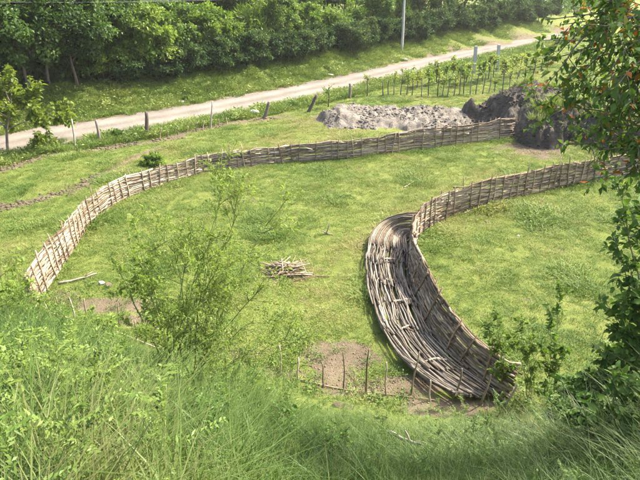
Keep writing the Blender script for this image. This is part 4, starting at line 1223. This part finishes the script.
# no grass under the mat or where the soil heaps lie
def heap_in(x, y):
    h_ = np.zeros(len(x), bool)
    for cx, cy, w, d in ((5.2, 35.0, 5.0, 3.0), (12.9, 34.2, 3.5, 3.6), (17.2, 32.0, 4.8, 3.2)):
        h_ |= np.hypot((x - cx) / w, (y - cy) / d) < 1.0
    return h_
MC = .5 * (ML + MR)
dmat = np.min(np.hypot(X[:, None] - MC[None, ::3, 0], Y[:, None] - MC[None, ::3, 1]), axis=1)
keep &= (dmat > .72) & (~heap_in(X, Y) | (q.random(len(X)) < .06))
X, Y, Z, rd = X[keep], Y[keep], Z[keep], rd[keep]
is_v = rd > -4.2
sp_ = ~is_v
patch = wav(X, Y, .5, 3, 7)
patch2 = wav(X, Y, 1.9, 3, 8)
tint = np.clip(.46 + .24 * patch + .18 * patch2 + q.normal(0, .16, len(X)), 0, 1)
for (ax, ay), wx, wy, am in (((310, 128), 6, 3.5, .32), ((430, 185), 7, 4, .18), ((230, 150), 4, 2, .15)):
    c_ = px(ax, ay); tint = tint + am * np.exp(-((X - c_[0]) / wx) ** 2 - ((Y - c_[1]) / wy) ** 2)
tint = np.clip(tint, 0, 1)
size = np.clip(.85 + .32 * patch2 + .25 * q.standard_normal(len(X)), .35, 2.0)
tuft = gpx(550, 218)
bo = np.exp(-(np.hypot((X - tuft[0]) / 1.1, (Y - tuft[1]) / .9)) ** 2)
size = size * (1 + 1.1 * bo)
clump = wav(X, Y, 1.25, 2, 11)
size = size * np.where(clump > .55, 1.7, 1.0)
tint = np.where(clump > .55, tint * .8, tint)
fpts = np.vstack([fa(np.linspace(0, LA, 120))[0], fb(np.linspace(0, LB, 120))[0]])
df_ = np.min(np.hypot(X[:, None] - fpts[None, :, 0], Y[:, None] - fpts[None, :, 1]), axis=1)
size = size * (1 + 1.1 * np.exp(-(df_ / .3) ** 2) * q.random(len(X)))
pt = [blade_tuft('grass_tuft', 46, .17, .085, .013, 2, 600 + k, 'pasture', .9) for k in range(4)] + [leaf_tuft('clover_tuft', 60, .11, .05, .026, .6, 610, 'pasture')]
scatter('pasture_grass', np.c_[X, Y, Z][sp_], size[sp_], tint[sp_], pt, 'short grazed green grass of the meadow inside and around the fences', 'grass', 62)
vt = [blade_tuft('verge_tuft', 44, .22, .24, .020, 3, 620 + k, 'verge', .7) for k in range(3)] + [leaf_tuft('verge_weed', 30, .16, .22, .12, .5, 626, 'verge')]
scatter('verge_grass', np.c_[X, Y, Z][is_v], np.clip(.9 + .4 * patch2[is_v] + .25 * q.standard_normal(is_v.sum()), .3, 1.8), tint[is_v], vt, 'taller green grass on the banks and verges along the road', 'grass', 63)
print('pasture', sp_.sum(), 'verge', is_v.sum())

# hillside
n = 60000
X = q.uniform(-13, 11, n); Y = q.uniform(1.5, 15, n)
r_ = np.hypot(X, Y); th = np.arctan2(X, Y); ht = 1 - r_ / np.interp(th, f_th, f_R)
Z = terrain(X, Y)
keep = (ht > -.02) & in_view(X, Y, Z, 110, 120) & (r_ > 2.2)
keep &= q.random(n) < np.clip(.35 + ht * 2.2, .25, .9) * .6
keep &= ~((r_ < 3.6) & (q.random(n) < .5))
X, Y, Z, ht = X[keep], Y[keep], Z[keep], ht[keep]
patch = wav(X, Y, 1.1, 3, 9); left = smoothstep(1.0, -3.5, X)
low = smoothstep(.02, .5, ht)
opn = np.exp(-((X - 1.2) / 1.7) ** 2)
size = np.clip((.26 + .62 * low) * (1 - .25 * opn) * (1 + .42 * patch + .28 * q.standard_normal(len(X))), .15, 1.6)
tint = np.clip(.42 + .34 * patch + .18 * opn * (1 - low) + q.normal(0, .16, len(X)), 0, 1)
tint = np.where(q.random(len(X)) < .015, 1.0, tint)
lg = [blade_tuft('long_grass', 30, .16, .32, .010, 4, 640 + k, 'longgrass', 1.0) for k in range(4)] + [blade_tuft('fine_grass', 44, .18, .28, .007, 3, 650 + k, 'longgrass', 1.1) for k in range(2)]
scatter('hillside_grass', np.c_[X, Y, Z], size, tint, lg, 'long tangled grass on the foreground slope', 'grass', 64)
print('hillside', len(X))
sel = q.random(len(X)) < np.where(patch > .15, .34, .08) * (1 - .55 * smoothstep(.25, .55, ht))
wd_ = [leaf_tuft('broad_weed', 44, .13, .24, .042, .36, 660 + k, 'weed') for k in range(2)] + [leaf_tuft('small_weed', 90, .13, .24, .030, .36, 664, 'weed')] + [seedling('feathery_seedling', .62, 7, 666 + k, 'weed') for k in range(3)]
scatter('hillside_weeds', np.c_[X, Y, Z][sel] + np.c_[q.normal(0, .1, (sel.sum(), 2)), np.zeros(sel.sum())], np.clip(size[sel] * 1.1 + .25 * q.random(sel.sum()), .4, 1.6) * (.35 + .65 * smoothstep(.03, .25, ht[sel])), tint[sel], wd_, 'broad-leaved weeds among the grass of the foreground slope', 'weeds', 65)
# weeds among the stakes and on the meadow
n = 1500
X = q.uniform(-9, 9, n); Y = q.uniform(9.2, 15, n); Z = terrain(X, Y)
r_ = np.hypot(X, Y); th = np.arctan2(X, Y); ht = 1 - r_ / np.interp(th, f_th, f_R)
keep = (ht < 0) & (q.random(n) < np.exp(ht * 9)) & (np.min(np.hypot(X[:, None] - MC[None, ::3, 0], Y[:, None] - MC[None, ::3, 1]), axis=1) > .8)
X, Y, Z = X[keep], Y[keep], Z[keep]
scatter('meadow_weeds', np.c_[X, Y, Z], q.uniform(.35, .9, len(X)), q.uniform(.2, .9, len(X)), [leaf_tuft('meadow_weed', 30, .12, .25, .09, .5, 670 + k, 'weed') for k in range(2)], 'low leafy weeds among the stakes at the slope foot', 'weeds', 66)

# tufts that have taken root on the tall mound
for hn, zmin, xmin, nn_, lab in (('soil_heap.001', 1.35, -.4, 1800, 'grass growing over the top of the tall dark mound'), ('soil_heap.002', 1.3, -9, 1800, 'grass growing along the top of the dark bank at right')):
    ho = bpy.data.objects[hn]; me = ho.data
    V = np.empty(len(me.vertices) * 3, dtype=np.float32); me.vertices.foreach_get('co', V); V = V.reshape(-1, 3)
    V = V[(V[:, 2] > zmin) & (V[:, 0] > xmin)] + np.array(ho.location)
    V = V[q.integers(0, len(V), nn_)]
    V = V[wav(V[:, 0], V[:, 1], 1.2, 2, 10) > -.15]
    scatter('mound_grass', V, q.uniform(.6, 1.5, len(V)), q.uniform(.3, 1.0, len(V)), [blade_tuft('mound_tuft', 34, .2, .22, .018, 3, 680 + k, 'verge', .9) for k in range(2)], lab, 'grass', 67)

# ------------------------------------------------------------------ air: thin humid haze round the whole place
hb = 900.0
V = [(x, y, z) for z in (-3.0, 26.0) for x, y in ((-hb, -hb), (hb, -hb), (hb, hb), (-hb, hb))]
hz = obj('haze', new_mesh('haze', V, [(3, 2, 1, 0), (4, 5, 6, 7), (0, 1, 5, 4), (1, 2, 6, 5), (2, 3, 7, 6), (3, 0, 4, 7)], False))
m, nt = nodes_of('thin_haze')
pv = nt.nodes.new('ShaderNodeVolumePrincipled')
pv.inputs['Color'].default_value = (1.0, .99, .95, 1)
pv.inputs['Density'].default_value = 0.0003
pv.inputs['Anisotropy'].default_value = .25
o = nt.nodes.new('ShaderNodeOutputMaterial'); nt.links.new(pv.outputs[0], o.inputs['Volume'])
hz.data.materials.append(m)
tag(hz, 'thin pale morning haze over the whole valley', 'haze', None, 'stuff')
